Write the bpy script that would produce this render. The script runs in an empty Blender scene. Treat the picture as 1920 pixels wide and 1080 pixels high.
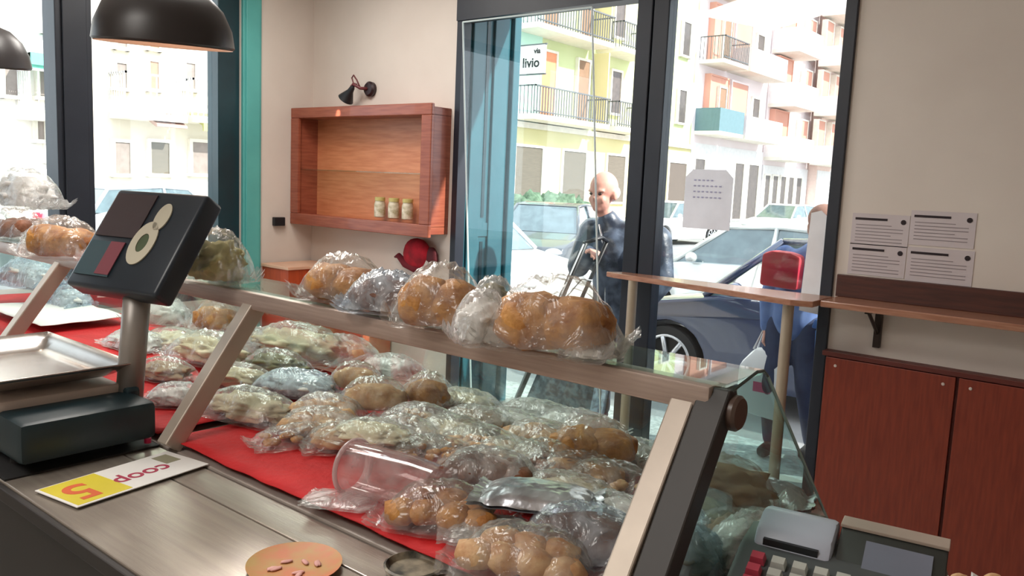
import bpy, bmesh, math, random
from mathutils import Vector, Matrix, noise
C = bpy.context.scene.collection
sc = bpy.context.scene
# ------------------------------------------------------------------ camera
F = 1530.0; YAW = math.radians(39); PITCH = math.radians(7.3); ROLL = math.radians(2.5); EYE = 1.6
fw = Vector((-math.sin(YAW)*math.cos(PITCH), math.cos(YAW)*math.cos(PITCH), -math.sin(PITCH)))
r0 = Vector((math.cos(YAW), math.sin(YAW), 0)); u0 = r0.cross(fw)
rt = r0*math.cos(ROLL)+u0*math.sin(ROLL); up = rt.cross(fw)
cd = bpy.data.cameras.new('camera'); cam = bpy.data.objects.new('camera', cd); C.objects.link(cam)
cd.sensor_width = 36; cd.lens = 36*F/1920; cd.clip_start = .05; cd.clip_end = 400
M = Matrix((rt, up, -fw)).transposed().to_4x4(); M.translation = (0, 0, EYE); cam.matrix_world = M
sc.camera = cam
E0 = Vector((0, 0, EYE))
def ray(x, y): return (fw*F+rt*(x-960)-up*(y-540)).normalized()
def onz(x, y, z): d = ray(x, y); return E0+d*((z-EYE)/d.z)
def ony(x, y, Y): d = ray(x, y); return E0+d*(Y/d.y)
def onx(x, y, X): d = ray(x, y); return E0+d*(X/d.x)
# ------------------------------------------------------------------ world, sun, added fill lights, exposure
w = bpy.data.worlds.new('world'); sc.world = w; w.use_nodes = True
bg = w.node_tree.nodes['Background']; bg.inputs[0].default_value = (.86, .93, 1, 1); bg.inputs[1].default_value = 2.6
def light(name, kind, loc, energy, col=(1, 1, 1), size=1, sy=None, target=None, rad=.1):
    l = bpy.data.lights.new(name, kind); l.energy = energy; l.color = col
    if kind == 'AREA':
        l.size = size
        if sy: l.shape = 'RECTANGLE'; l.size_y = sy
    elif kind in ('POINT', 'SPOT'): l.shadow_soft_size = rad
    o = bpy.data.objects.new(name, l); C.objects.link(o); o.location = loc
    if target is not None: o.rotation_euler = (Vector(target)-Vector(loc)).to_track_quat('-Z', 'Y').to_euler()
    return o
sun = light('sun', 'SUN', (5, 5, 12), 6.5, (1, .95, .86), target=(5-9, 5-3.2, 12-6.6)); sun.data.angle = math.radians(1.2)
light('fill_light_back', 'AREA', (-1.6, -1.0, 3.2), 48, (1, .95, .89), 1.2, 1.2, target=(-1, -1.2, 0))  # added area fill under the ceiling, no fixture of its own
light('fill_light_middle', 'AREA', (-2.9, 1.5, 3.2), 50, (1, .95, .89), 1.0, 1.0, target=(-2.6, 1.6, 0))  # added fill to brighten the walls and counter, not a visible lamp
light('fill_light_corner', 'AREA', (-4.4, 2.9, 3.2), 30, (1, .95, .89), .8, .8, target=(-4.3, 3.0, 0))  # added fill for the corner walls, without a fixture
sc.view_settings.view_transform = 'Standard'; sc.view_settings.look = 'None'
sc.view_settings.exposure = 0.25; sc.view_settings.gamma = 1; sc.view_settings.use_curve_mapping = False
sc.cycles.transparent_max_bounces = 40; sc.cycles.max_bounces = 10
# ------------------------------------------------------------------ materials
def lin(c): return tuple(((v/255)/12.92 if v/255 <= .04045 else ((v/255+.055)/1.055)**2.4) for v in c)
MATS = {}
def mat(name, col, rough=.6, metal=0, var=None, scale=6, bump=0, bscale=40, spec=.5, stretch=None, emit=0, coat=0, lo=.35, hi=.65):
    if name in MATS: return MATS[name]
    m = bpy.data.materials.new(name); m.use_nodes = True; nt = m.node_tree; b = nt.nodes['Principled BSDF']
    c = lin(col)+(1,)
    b.inputs['Base Color'].default_value = c; b.inputs['Roughness'].default_value = rough
    b.inputs['Metallic'].default_value = metal; b.inputs['Specular IOR Level'].default_value = spec
    b.inputs['Coat Weight'].default_value = coat
    tc = nt.nodes.new('ShaderNodeTexCoord'); mp = nt.nodes.new('ShaderNodeMapping')
    nt.links.new(tc.outputs['Object'], mp.inputs[0])
    if stretch: mp.inputs['Scale'].default_value = stretch
    n = nt.nodes.new('ShaderNodeTexNoise'); n.inputs['Scale'].default_value = scale; n.inputs['Detail'].default_value = 5
    nt.links.new(mp.outputs[0], n.inputs[0])
    r = nt.nodes.new('ShaderNodeValToRGB'); r.color_ramp.elements[0].position = lo; r.color_ramp.elements[1].position = hi
    v = lin(var)+(1,) if var else tuple(x*.9 for x in c[:3])+(1,)
    r.color_ramp.elements[0].color = v; r.color_ramp.elements[1].color = c
    nt.links.new(n.outputs[0], r.inputs[0]); nt.links.new(r.outputs[0], b.inputs['Base Color'])
    if bump:
        n2 = nt.nodes.new('ShaderNodeTexNoise'); n2.inputs['Scale'].default_value = bscale; n2.inputs['Detail'].default_value = 4
        nt.links.new(mp.outputs[0], n2.inputs[0])
        bp = nt.nodes.new('ShaderNodeBump'); bp.inputs['Strength'].default_value = bump; bp.inputs['Distance'].default_value = .01
        nt.links.new(n2.outputs[0], bp.inputs['Height']); nt.links.new(bp.outputs[0], b.inputs['Normal'])
    if emit:
        b.inputs['Emission Color'].default_value = c; b.inputs['Emission Strength'].default_value = emit
    MATS[name] = m; return m
def clear(name, tint, rough=.03, blend=.25, milk=0, milkcol=(235, 235, 235), bump=0, bscale=30, gmax=1.0):
    """thin clear sheet: lets light through, mirrors more at grazing angles, optional milky film"""
    if name in MATS: return MATS[name]
    m = bpy.data.materials.new(name); m.use_nodes = True; nt = m.node_tree; nt.nodes.clear()
    out = nt.nodes.new('ShaderNodeOutputMaterial'); tr = nt.nodes.new('ShaderNodeBsdfTransparent'); gl = nt.nodes.new('ShaderNodeBsdfGlossy')
    tr.inputs[0].default_value = lin(tint)+(1,); gl.inputs['Roughness'].default_value = rough
    lw = nt.nodes.new('ShaderNodeLayerWeight'); lw.inputs[0].default_value = blend
    lw.inputs[0].default_value = .5
    pw = nt.nodes.new('ShaderNodeMath'); pw.operation = 'POWER'; pw.inputs[1].default_value = blend
    nt.links.new(lw.outputs['Facing'], pw.inputs[0])
    mu = nt.nodes.new('ShaderNodeMath'); mu.operation = 'MULTIPLY_ADD'; mu.inputs[1].default_value = gmax; mu.inputs[2].default_value = .035
    nt.links.new(pw.outputs[0], mu.inputs[0])
    mx = nt.nodes.new('ShaderNodeMixShader'); nt.links.new(mu.outputs[0], mx.inputs[0])
    base = tr.outputs[0]
    if milk:
        df = nt.nodes.new('ShaderNodeBsdfDiffuse'); df.inputs[0].default_value = lin(milkcol)+(1,)
        tl = nt.nodes.new('ShaderNodeBsdfTranslucent'); tl.inputs[0].default_value = lin(milkcol)+(1,)
        m0 = nt.nodes.new('ShaderNodeMixShader'); m0.inputs[0].default_value = .4
        nt.links.new(df.outputs[0], m0.inputs[1]); nt.links.new(tl.outputs[0], m0.inputs[2])
        m1 = nt.nodes.new('ShaderNodeMixShader')
        tc = nt.nodes.new('ShaderNodeTexCoord'); n = nt.nodes.new('ShaderNodeTexNoise'); n.inputs['Scale'].default_value = bscale
        n.inputs['Detail'].default_value = 4; n.inputs['Distortion'].default_value = 1.5
        nt.links.new(tc.outputs['Object'], n.inputs[0])
        mr = nt.nodes.new('ShaderNodeMapRange'); mr.inputs[1].default_value = .4; mr.inputs[2].default_value = .72
        mr.inputs[3].default_value = milk*.45; mr.inputs[4].default_value = min(1, milk*2.0)
        nt.links.new(n.outputs[0], mr.inputs[0]); nt.links.new(mr.outputs[0], m1.inputs[0])
        nt.links.new(tr.outputs[0], m1.inputs[1]); nt.links.new(m0.outputs[0], m1.inputs[2]); base = m1.outputs[0]
    if bump:
        tc = nt.nodes.new('ShaderNodeTexCoord'); n = nt.nodes.new('ShaderNodeTexNoise'); n.inputs['Scale'].default_value = bscale*.8
        n.inputs['Detail'].default_value = 3; n.inputs['Distortion'].default_value = 2.5
        nt.links.new(tc.outputs['Object'], n.inputs[0])
        bp = nt.nodes.new('ShaderNodeBump'); bp.inputs['Strength'].default_value = bump; bp.inputs['Distance'].default_value = .02
        nt.links.new(n.outputs[0], bp.inputs['Height']); nt.links.new(bp.outputs[0], gl.inputs['Normal']); nt.links.new(bp.outputs[0], lw.inputs['Normal'])
    nt.links.new(base, mx.inputs[1]); nt.links.new(gl.outputs[0], mx.inputs[2]); nt.links.new(mx.outputs[0], out.inputs[0])
    MATS[name] = m; return m
wall_m = mat('plaster', (224, 213, 203), .85, var=(216, 204, 194), scale=1.5, bump=.05)
teal = mat('teal_paint', (44, 98, 110), .4, var=(38, 88, 100), scale=3)
dteal = mat('dark_teal_paint', (22, 58, 66), .35, var=(16, 46, 54), scale=3)
anth = mat('anthracite_paint', (38, 42, 52), .45, var=(30, 34, 44), scale=3)
wood = mat('red_brown_wood', (162, 90, 66), .38, var=(138, 70, 52), scale=5, stretch=(1, 1, 12), coat=.2)
woodin = mat('orange_wood', (216, 142, 100), .4, var=(198, 120, 80), scale=4, stretch=(1, 1, 10))
woodshelf = mat('shelf_wood', (172, 124, 100), .26, var=(150, 100, 78), scale=5, stretch=(1, 12, 12), coat=.2)
wooddark = mat('dark_strip_wood', (84, 44, 34), .45, var=(64, 32, 24), scale=5, stretch=(1, 12, 12))
lamin = mat('red_laminate', (132, 54, 34), .42, var=(116, 44, 28), scale=6, stretch=(12, 12, 1))
edge_m = mat('laminate_edge', (96, 36, 26), .5)
alu = mat('brushed_aluminium', (186, 168, 158), .4, .35, var=(172, 154, 144), scale=8, stretch=(1, 20, 20))
post_m = mat('post_aluminium', (196, 184, 170), .45, .35, var=(180, 168, 156), scale=8)
steel = mat('worktop_steel', (176, 166, 154), .26, .5, var=(164, 154, 144), scale=5, stretch=(1, 14, 14), bump=.05, bscale=30)
pan_m = mat('pan_steel', (190, 184, 180), .22, .9, var=(170, 166, 160), scale=5)
blackp = mat('black_plastic', (30, 32, 36), .4, var=(24, 26, 30), scale=20)
scalep = mat('dark_green_plastic', (26, 46, 52), .42, var=(20, 38, 44), scale=10)
darkm = mat('dark_rubber', (28, 26, 26), .7)
redcloth = mat('red_cloth', (206, 26, 30), .75, var=(186, 18, 24), scale=9, bump=.3, bscale=60)
white_m = mat('white_paper', (238, 236, 232), .7, var=(228, 226, 224), scale=4)
beige = mat('scale_beige', (206, 190, 180), .5)
glass = clear('window_glass', (250, 253, 253), .01, 5, gmax=.7)
cglass = clear('counter_glass', (240, 250, 248), .02, 4, gmax=.6)
gedge = clear('glass_edge', (110, 160, 150), .1, 3, gmax=.4, milk=.5, milkcol=(130, 180, 170), bscale=3)
film = clear('clear_film', (250, 250, 248), .20, 2.2, gmax=.42, milk=.16, bump=.6, bscale=16)
filmh = clear('cloudy_film', (248, 248, 246), .22, 2.2, gmax=.42, milk=.38, bump=.6, bscale=14)
filmb = clear('bluish_film', (234, 242, 248), .18, 2, gmax=.45, milk=.40, milkcol=(220, 230, 240), bump=.7, bscale=18)
crust = mat('golden_crust', (206, 148, 78), .6, var=(146, 88, 40), scale=24, bump=.6, bscale=50)
crustd = mat('dark_crust', (140, 88, 60), .65, var=(92, 56, 38), scale=18, bump=.5, bscale=50)
crustl = mat('pale_bread', (220, 184, 140), .7, var=(180, 128, 84), scale=26, bump=.4, bscale=50)
cream = mat('cream_paper', (224, 212, 184), .8, var=(206, 192, 160), scale=10, bump=.4, bscale=22)
brownp = mat('brown_paper', (172, 146, 120), .8, var=(150, 124, 100), scale=10, bump=.5, bscale=22)
olive = mat('olive_paper', (140, 136, 100), .8, var=(112, 108, 78), scale=12, bump=.4)
foil = mat('silver_foil', (222, 224, 230), .28, .7, var=(150, 152, 158), scale=10, bump=.6, bscale=14)
# ------------------------------------------------------------------ mesh helpers
class MB:
    def __init__(s): s.bm = bmesh.new()
    def box(s, a, b, bev=0):
        a = Vector(a); b = Vector(b); lo = Vector([min(a[i], b[i]) for i in range(3)]); hi = Vector([max(a[i], b[i]) for i in range(3)])
        t = bmesh.new(); bmesh.ops.create_cube(t, size=1)
        for v in t.verts: v.co = Vector([(lo[i]+hi[i])/2+v.co[i]*(hi[i]-lo[i]) for i in range(3)])
        if bev: bmesh.ops.bevel(t, geom=t.edges[:], offset=bev, segments=2, profile=.5, affect='EDGES')
        s.add(t); return s
    def add(s, t, mx=None):
        me = bpy.data.meshes.new('t'); t.to_mesh(me); t.free()
        if mx: me.transform(mx)
        s.bm.from_mesh(me); bpy.data.meshes.remove(me); return s
    def prism(s, poly, axis, a, b, bev=0):
        """poly: 2-D outline, extruded along axis (0,1,2) from a to b"""
        t = bmesh.new()
        def P(p, k):
            v = [0, 0, 0]; o = [i for i in range(3) if i != axis]; v[o[0]] = p[0]; v[o[1]] = p[1]; v[axis] = k; return Vector(v)
        A = [t.verts.new(P(p, a)) for p in poly]; B = [t.verts.new(P(p, b)) for p in poly]
        t.faces.new(A); t.faces.new(B[::-1]); n = len(poly)
        for i in range(n): t.faces.new((A[i], B[i], B[(i+1) % n], A[(i+1) % n]))
        bmesh.ops.recalc_face_normals(t, faces=t.faces[:])
        if bev: bmesh.ops.bevel(t, geom=t.edges[:], offset=bev, segments=2, profile=.5, affect='EDGES')
        s.add(t); return s
    def tube(s, pts, r, n=10, close=False):
        t = bmesh.new(); pts = [Vector(p) for p in pts]; R = r if isinstance(r, (list, tuple)) else [r]*len(pts)
        rings = []; prev = None; L = len(pts)
        for i, p in enumerate(pts):
            d = (pts[(i+1) % L]-pts[i-1]) if close else (pts[min(i+1, L-1)]-pts[max(i-1, 0)])
            d.normalize()
            if prev is None: x = d.orthogonal().normalized()
            else: x = (prev-d*prev.dot(d)).normalized()
            prev = x; y = d.cross(x)
            rings.append([t.verts.new(p+(x*math.cos(k*2*math.pi/n)+y*math.sin(k*2*math.pi/n))*R[i]) for k in range(n)])
        for i in range(L if close else L-1):
            a = rings[i]; b = rings[(i+1) % L]
            for k in range(n): t.faces.new((a[k], a[(k+1) % n], b[(k+1) % n], b[k]))
        if not close: t.faces.new(rings[0][::-1]); t.faces.new(rings[-1])
        s.add(t); return s
    def lathe(s, prof, n=32, mx=None, c0=True, c1=True):
        t = bmesh.new(); rings = []
        for (r, z) in prof:
            rings.append([t.verts.new((max(r, 1e-4)*math.cos(k*2*math.pi/n), max(r, 1e-4)*math.sin(k*2*math.pi/n), z)) for k in range(n)])
        for i in range(len(prof)-1):
            a = rings[i]; b = rings[i+1]
            for k in range(n): t.faces.new((a[k], a[(k+1) % n], b[(k+1) % n], b[k]))
        if c0: t.faces.new(rings[0][::-1])
        if c1: t.faces.new(rings[-1])
        s.add(t, mx); return s
    def blob(s, c, L, W, H, seed=0, amp=.12, freq=2.2, rot=0, sub=3, cuts=0):
        t = bmesh.new(); bmesh.ops.create_icosphere(t, subdivisions=sub, radius=1)
        for v in t.verts:
            n = v.co.normalized(); k = 1+amp*noise.noise(n*freq+Vector((seed*3.1, seed*1.7, seed)))
            if cuts and n.z > .1: k -= .10*max(0, math.cos(n.x*cuts))**8
            p = n*k
            p.x = math.copysign(abs(p.x)**.85, p.x)
            v.co = Vector((p.x*L/2, p.y*W/2, max(p.z, -.8)*H/2))
        s.add(t, Matrix.Translation(Vector(c)) @ Matrix.Rotation(rot, 4, 'Z')); return s
    def build(s, name, m, parent=None, smooth=False, kind=None):
        me = bpy.data.meshes.new(name)
        bmesh.ops.recalc_face_normals(s.bm, faces=s.bm.faces[:]); s.bm.to_mesh(me); s.bm.free()
        if smooth:
            for p in me.polygons: p.use_smooth = True
            if smooth == 'auto':
                me.set_sharp_from_angle(angle=math.radians(35))
        me.materials.append(m)
        o = bpy.data.objects.new(name, me); C.objects.link(o)
        if parent: o.parent = parent
        if kind: o['kind'] = kind
        return o
def tag(o, label, cat, group=None):
    o['label'] = label; o['category'] = cat
    if group: o['group'] = group
    return o
def thing(name, label, cat, loc=(0, 0, 0), rz=0, group=None):
    o = bpy.data.objects.new(name, None); C.objects.link(o); o.empty_display_size = .05
    o.location = loc; o.rotation_euler = (0, 0, rz); return tag(o, label, cat, group)
def struct(name, mb, m, parent=None, smooth=False): return mb.build(name, m, parent, smooth, None if parent else 'structure')
def textmesh(name, s, size, m, parent, loc, rot, ext=.002, align='CENTER', bold=0):
    cu = bpy.data.curves.new(name, 'FONT'); cu.body = s; cu.size = size; cu.extrude = ext; cu.align_x = align; cu.align_y = 'CENTER'; cu.offset = bold
    t = bpy.data.objects.new('tmp', cu); C.objects.link(t); bpy.context.view_layer.update()
    me = bpy.data.meshes.new_from_object(t.evaluated_get(bpy.context.evaluated_depsgraph_get())); bpy.data.objects.remove(t); bpy.data.curves.remove(cu)
    me.materials.clear(); me.materials.append(m); o = bpy.data.objects.new(name, me); C.objects.link(o); o.parent = parent
    o.location = loc; o.rotation_euler = rot; return o
# ------------------------------------------------------------------ the room
XL, YF, XR, YB, ZC = -5.66, 4.27, 3.2, -3.0, 3.3
FZ = -.30   # shop floor, one step below the street
OX0, OX1, OY0 = -3.98, -1.34, 4.88           # front opening and its outer face
G = -.12
struct('floor', MB().box((XL-.3, YB, FZ-.12), (XR, YF+.08, FZ)), mat('terrazzo_floor', (206, 206, 200), .35, var=(150, 148, 142), scale=60, lo=.36, hi=.5))
struct('ceiling', MB().box((XL-.3, YB-.2, ZC), (XR+.2, OY0, ZC+.15)), wall_m)
struct('wall_front', MB().box((XL, YF, FZ), (OX0-.06, OY0, ZC)).box((OX1, YF, FZ), (XR, OY0, ZC)).box((OX0, YF, 2.95), (OX1, OY0, ZC)), wall_m)
struct('wall_left', MB().box((XL-.3, 3.60, FZ), (XL, OY0, ZC)).box((XL-.3, -.6, FZ), (XL, 3.60, .62)).box((XL-.3, -.6, 3.0), (XL, 3.6, ZC)).box((XL-.3, YB, FZ), (XL, -.6, ZC)), wall_m)
struct('wall_right', MB().box((XR, YB, FZ), (XR+.2, OY0, ZC)), wall_m)
struct('wall_back', MB().box((XL-.3, YB-.2, FZ), (XR+.2, YB, ZC)), wall_m)
# left shop window
f = MB()
f.box((XL-.17, 3.42, .62), (XL-.02, 3.60, 3.0), .004).box((XL-.17, -.6, .62), (XL-.02, 3.42, .70)).box((XL-.17, -.6, 2.92), (XL-.02, 3.42, 3.0)).box((XL-.17, -.6, .7), (XL-.02, -.5, 2.92))
w1 = struct('window_1', f, dteal)
mu = MB().box((XL-.19, 2.27, .70), (XL-.0, 2.50, 2.92), .006).box((XL-.0, 2.31, .70), (XL+.02, 2.46, 2.92), .004)
mu.box((XL-.19, .75, .70), (XL, .95, 2.92), .006); mu.build('mullion', anth, w1)
MB().box((XL-.11, -.5, .70), (XL-.10, 3.42, 2.92)).build('pane', glass, w1)
struct('trim_1', MB().box((XL, 3.60, 0), (XL+.03, 3.76, 3.1), .004).box((XL+.03, 3.62, 0), (XL+.045, 3.74, 3.1), .004), mat('teal_light', (92, 178, 172), .4, var=(84, 166, 162), scale=3))
# front shop window: teal reveal, frames, glass
f = MB()
f.box((-1.40, YF-.02, FZ), (OX1, YF+.08, 2.95), .004).box((OX0-.06, YF-.02, 2.70), (OX1, YF+.1, 2.95)).box((OX0-.06, YF-.01, FZ), (OX0-.01, YF+.08, 2.7)).box((OX0-.01, YF, FZ), (-1.4, YF+.08, G+.04))
w2 = struct('window_2', f, anth)
MB().box((-2.585, YF-.03, FZ), (-2.485, YF+.07, 2.7), .006).build('mullion', anth, w2)
MB().box((-2.475, YF-.03, FZ), (-2.375, YF+.07, 2.7), .006).box((-2.485, YF-.0, FZ), (-2.475, YF+.03, 2.7)).build('mullion', anth, w2)
MB().box((-2.375, YF+.02, G+.04), (-1.40, YF+.028, 2.70)).build('pane', glass, w2)
t = MB().box((OX0-.06, YF+.08, G), (OX0-.035, OY0, 2.95)).box((OX0-.035, YF+.12, 0), (OX0-.015, YF+.24, 2.9), .005).box((OX0-.035, 4.62, 0), (OX0-.015, 4.78, 2.9), .005).box((OX0-.06, OY0-.06, G), (OX0-.0, OY0+.02, 2.95), .01)
t.box((OX0-.035, YF+.24, 1.2), (OX0-.025, 4.62, 1.3)).box((OX0-.035, YF+.24, .25), (OX0-.025, 4.62, .3))
struct('trim_2', t, teal)
MB().box((OX0-.034, YF+.28, 1.34), (OX0-.03, 4.58, 2.8)).box((OX0-.034, YF+.28, .34), (OX0-.03, 4.58, 1.16)).build('trim_3', dteal, None, False, 'structure')
struct('trim_4', MB().box((OX1-.05, YF+.1, G), (OX1, OY0+.02, 2.95)), mat('blue_paint', (40, 84, 120), .4))
# leaning clear sheet in front of the doorway
gs = thing('glass_sheet', 'tall clear glass sheet standing in front of the teal doorway edge', 'glass sheet', (-3.7, 4.13, FZ))
a = ony(870, 42, 4.14); b = ony(1112, 14, 4.14); c_ = ony(880, 510, 4.14); d_ = ony(1124, 610, 4.14)
def ext(p, q, z): k = (z-p.z)/(q.z-p.z); return p+(q-p)*k
pl = [ext(a, c_, FZ+.01), ext(b, d_, FZ+.01), b, a]
P2 = [(p.x+3.7, p.z-FZ) for p in pl]
MB().prism(P2, 1, -.003, .003).build('pane', glass, gs)
em = MB()
for i, j in ((0, 3), (1, 2), (3, 2)): em.tube([(P2[i][0], 0, P2[i][1]), (P2[j][0], 0, P2[j][1])], .006, 6)
em.build('polished_edge', mat('pale_edge', (214, 226, 226), .3), gs)
# ------------------------------------------------------------------ wall furniture
cb = thing('wall_cabinet', 'open red-brown wooden wall cabinet with a glass shelf on the cream wall', 'cabinet', (-4.845, YF, 1.215))
W2, D, H2 = .74, .19, .83
MB().box((-W2-.05, -D, 0), (W2+.03, 0, .06), .004).box((-W2-.05, -D, H2), (W2+.03, 0, H2+.06), .004).box((-W2-.05, -D, .05), (-W2+.01, 0, H2+.01), .003).box((W2-.03, -D, .05), (W2+.03, 0, H2+.01), .003).build('carcass', wood, cb)
MB().box((-W2-.07, -D-.03, -.02), (W2+.05, -D, .07), .006).box((-W2-.07, -D-.03, H2), (W2+.05, -D, H2+.08), .006).box((-W2-.07, -D-.03, .07), (-W2+.03, -D, H2), .006).box((W2-.05, -D-.03, .07), (W2+.05, -D, H2), .006).build('face_frame', wood, cb)
MB().box((-W2+.01, -.012, .06), (W2-.03, -.002, H2)).build('back_panel', woodin, cb)
MB().box((-W2+.01, -D+.01, .42), (W2-.03, -.013, .428)).build('shelf', cglass, cb)
jm = mat('jar_label', (226, 216, 196), .6, var=(178, 166, 130), scale=30)
for i, px in enumerate((712, 738, 764)):
    p = ony(px, 402, YF-.10)
    j = thing('jar', ['pale jar, leftmost of three in the wooden wall cabinet', 'pale jar, middle of three in the wooden wall cabinet', 'pale jar, rightmost of three in the wooden wall cabinet'][i], 'jar', (p.x, YF-.10, 1.302), 0, 'jars in the wall cabinet')
    MB().lathe([(.03, 0), (.042, .005), (.043, .1), (.036, .12), (.036, .125)], 20).build('body', jm, j, 'auto')
    MB().lathe([(.039, .125), (.039, .15), (.034, .152)], 20).build('lid', mat('jar_lid', (204, 190, 120), .5), j, 'auto')
wl = thing('wall_spotlight', 'small dark double-joint spotlight above the wooden wall cabinet', 'wall lamp', (-4.93, YF, 2.27))
MB().lathe([(.0, 0), (.055, 0), (.058, .03), (.045, .045), (0, .05)], 24, Matrix.Rotation(math.pi/2, 4, 'X')).build('wall_plate', mat('plum_metal', (44, 22, 26), .4), wl, 'auto')
MB().tube([(0, -.04, 0), (-.03, -.09, .0), (-.08, -.12, .03), (-.1, -.12, .01)], .012, 8).tube([(-.03, -.09, 0), (-.06, -.1, .06), (-.10, -.1, .10), (-.12, -.1, .08), (-.1, -.1, .04), (-.06, -.1, .03)], .006, 6).build('arm', mat('plum_arm', (110, 52, 56), .4), wl, True)
hm = Matrix.Translation((-.09, -.12, .0)) @ Matrix.Rotation(math.radians(222), 4, 'Y')
MB().lathe([(.012, -.02), (.02, 0), (.024, .03), (.062, .11), (.060, .112), (.02, .035), (0, .03)], 24, hm).build('shade', blackp, wl, 'auto')
MB().lathe([(.0, .05), (.028, .06), (.045, .095), (0, .112)], 16, hm).build('bulb', mat('bulb_glass', (255, 250, 240), .3, emit=1.2), wl, True)
light('spotlight_glow', 'SPOT', (-5.05, YF-.22, 2.1), 6, (1, .9, .8), target=(-5.25, YF-.05, 1.0), rad=.03)
rh = thing('red_hat', 'round red hat with a brim hung on the wall below the wooden cabinet', 'hat', (-4.33, YF, 1.05))
redf = mat('red_felt', (184, 14, 38), .85, var=(130, 8, 26), scale=12, bump=.3)
MB().blob((0, -.055, 0), .27, .1, .24, 3, .04).build('crown', redf, rh, True)
MB().tube([(-.24, -.05, -.04), (-.19, -.06, -.025), (-.10, -.07, -.08), (0, -.075, -.11), (.08, -.06, -.10)], [.008, .022, .03, .025, .015], 10).build('brim', mat('dark_red_felt', (104, 8, 26), .85), rh, True)
MB().blob((.15, -.05, -.01), .12, .06, .15, 5, .15).build('bow', mat('maroon_ribbon', (84, 10, 22), .7), rh, True)
p = onx(520, 415, XL)
b_ = tag(MB().box((XL, p.y-.05, p.z-.035), (XL+.04, p.y+.05, p.z+.035), .006).build('switch_box', blackp), 'small black switch box on the wall left of the wooden cabinet', 'switch box')
wc = thing('low_cupboard', 'low orange-red laminate cupboard in the corner beneath the wall cabinet', 'cupboard', (XL+.032, 3.77, FZ))
orl = mat('orange_laminate', (190, 84, 48), .4, var=(172, 72, 40), scale=4, stretch=(8, 8, 1))
MB().box((0, 0, 0), (.35, YF-3.79, .86-FZ), .004).box((.35, .2, 0), (1.0, YF-3.79, .86-FZ), .004).build('body', orl, wc)
MB().box((0, -.01, .86-FZ), (.36, YF-3.79, .885-FZ), .004).box((.36, .19, .86-FZ), (1.01, YF-3.79, .885-FZ), .004).build('top', mat('pale_top', (226, 180, 150), .4), wc)
# right wall: wainscot cupboards, shelf, notices
gd = MB()
YW = 4.21
pc = thing('panel_cupboard', 'low run of red laminate panels under the right wall shelf', 'cupboard', (OX1, YF-.006, 0))
MB().box((0.02, YW-YF+.012, FZ), (3.6, 0, .80)).build('carcass', edge_m, pc)
MB().box((0.0, YW-YF-.012, .80), (3.62, 0, .825), .003).build('top_edge', edge_m, pc)
screw = mat('pale_screw', (226, 210, 200), .3, .3)
for i, (a, b) in enumerate(((.02, .615), (.63, 1.225), (1.24, 1.84), (1.855, 2.45))):
    dr = MB().box((a, YW-YF-.008, FZ+.03), (b, YW-YF+.012, .795), .002).build('door_panel', lamin, pc)
    for xx in (a+.05, b-.05):
        MB().lathe([(0, 0), (.008, 0), (.007, .003), (0, .004)], 12, Matrix.Translation((xx, YW-YF-.008, .755)) @ Matrix.Rotation(math.pi/2, 4, 'X')).build('screw', screw, dr)
ws = thing('wall_shelf', 'brown wooden ledge shelf fixed along the right wall under the notices', 'shelf', (OX1, YF, 1.07))
MB().box((0.03, -.27, 0), (3.6, -.0, .032), .005).build('board', woodshelf, ws)
MB().box((0.02, -.022, .032), (3.6, -.0, .145), .003).build('back_strip', wooddark, ws)
for xx in (.24, 1.6, 3.0):
    MB().box((xx-.016, -.03, -.2), (xx+.016, 0, 0), .002).box((xx-.012, -.23, -.012), (xx+.012, 0, 0)).tube([(xx, -.2, -.01), (xx, -.02, -.13)], .009, 8).build('bracket', mat('bronze_metal', (56, 44, 38), .4, .4), ws)
ls = thing('window_ledge', 'tapering brown wooden ledge on posts across the right shop window', 'shelf', (0, 0, 1.07))
o1 = [(-2.63, 4.14), (-2.56, 4.23), (-1.32, 4.23), (-1.32, 3.93), (-1.42, 3.90), (-1.9, 4.0), (-2.3, 4.07), (-2.55, 4.11)]
MB().prism(o1, 2, 0, .03, .004).build('board', woodshelf, ls)
beigep = mat('post_beige', (180, 164, 144), .4, .3)
for (x, y) in ((-2.43, 4.12), (-1.47, 4.02)):
    MB().lathe([(.045, FZ-1.07), (.045, FZ-1.06), (.028, FZ-1.055), (.028, 0)], 16, Matrix.Translation((x, y, 0))).build('post', beigep, ls, 'auto')
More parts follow.
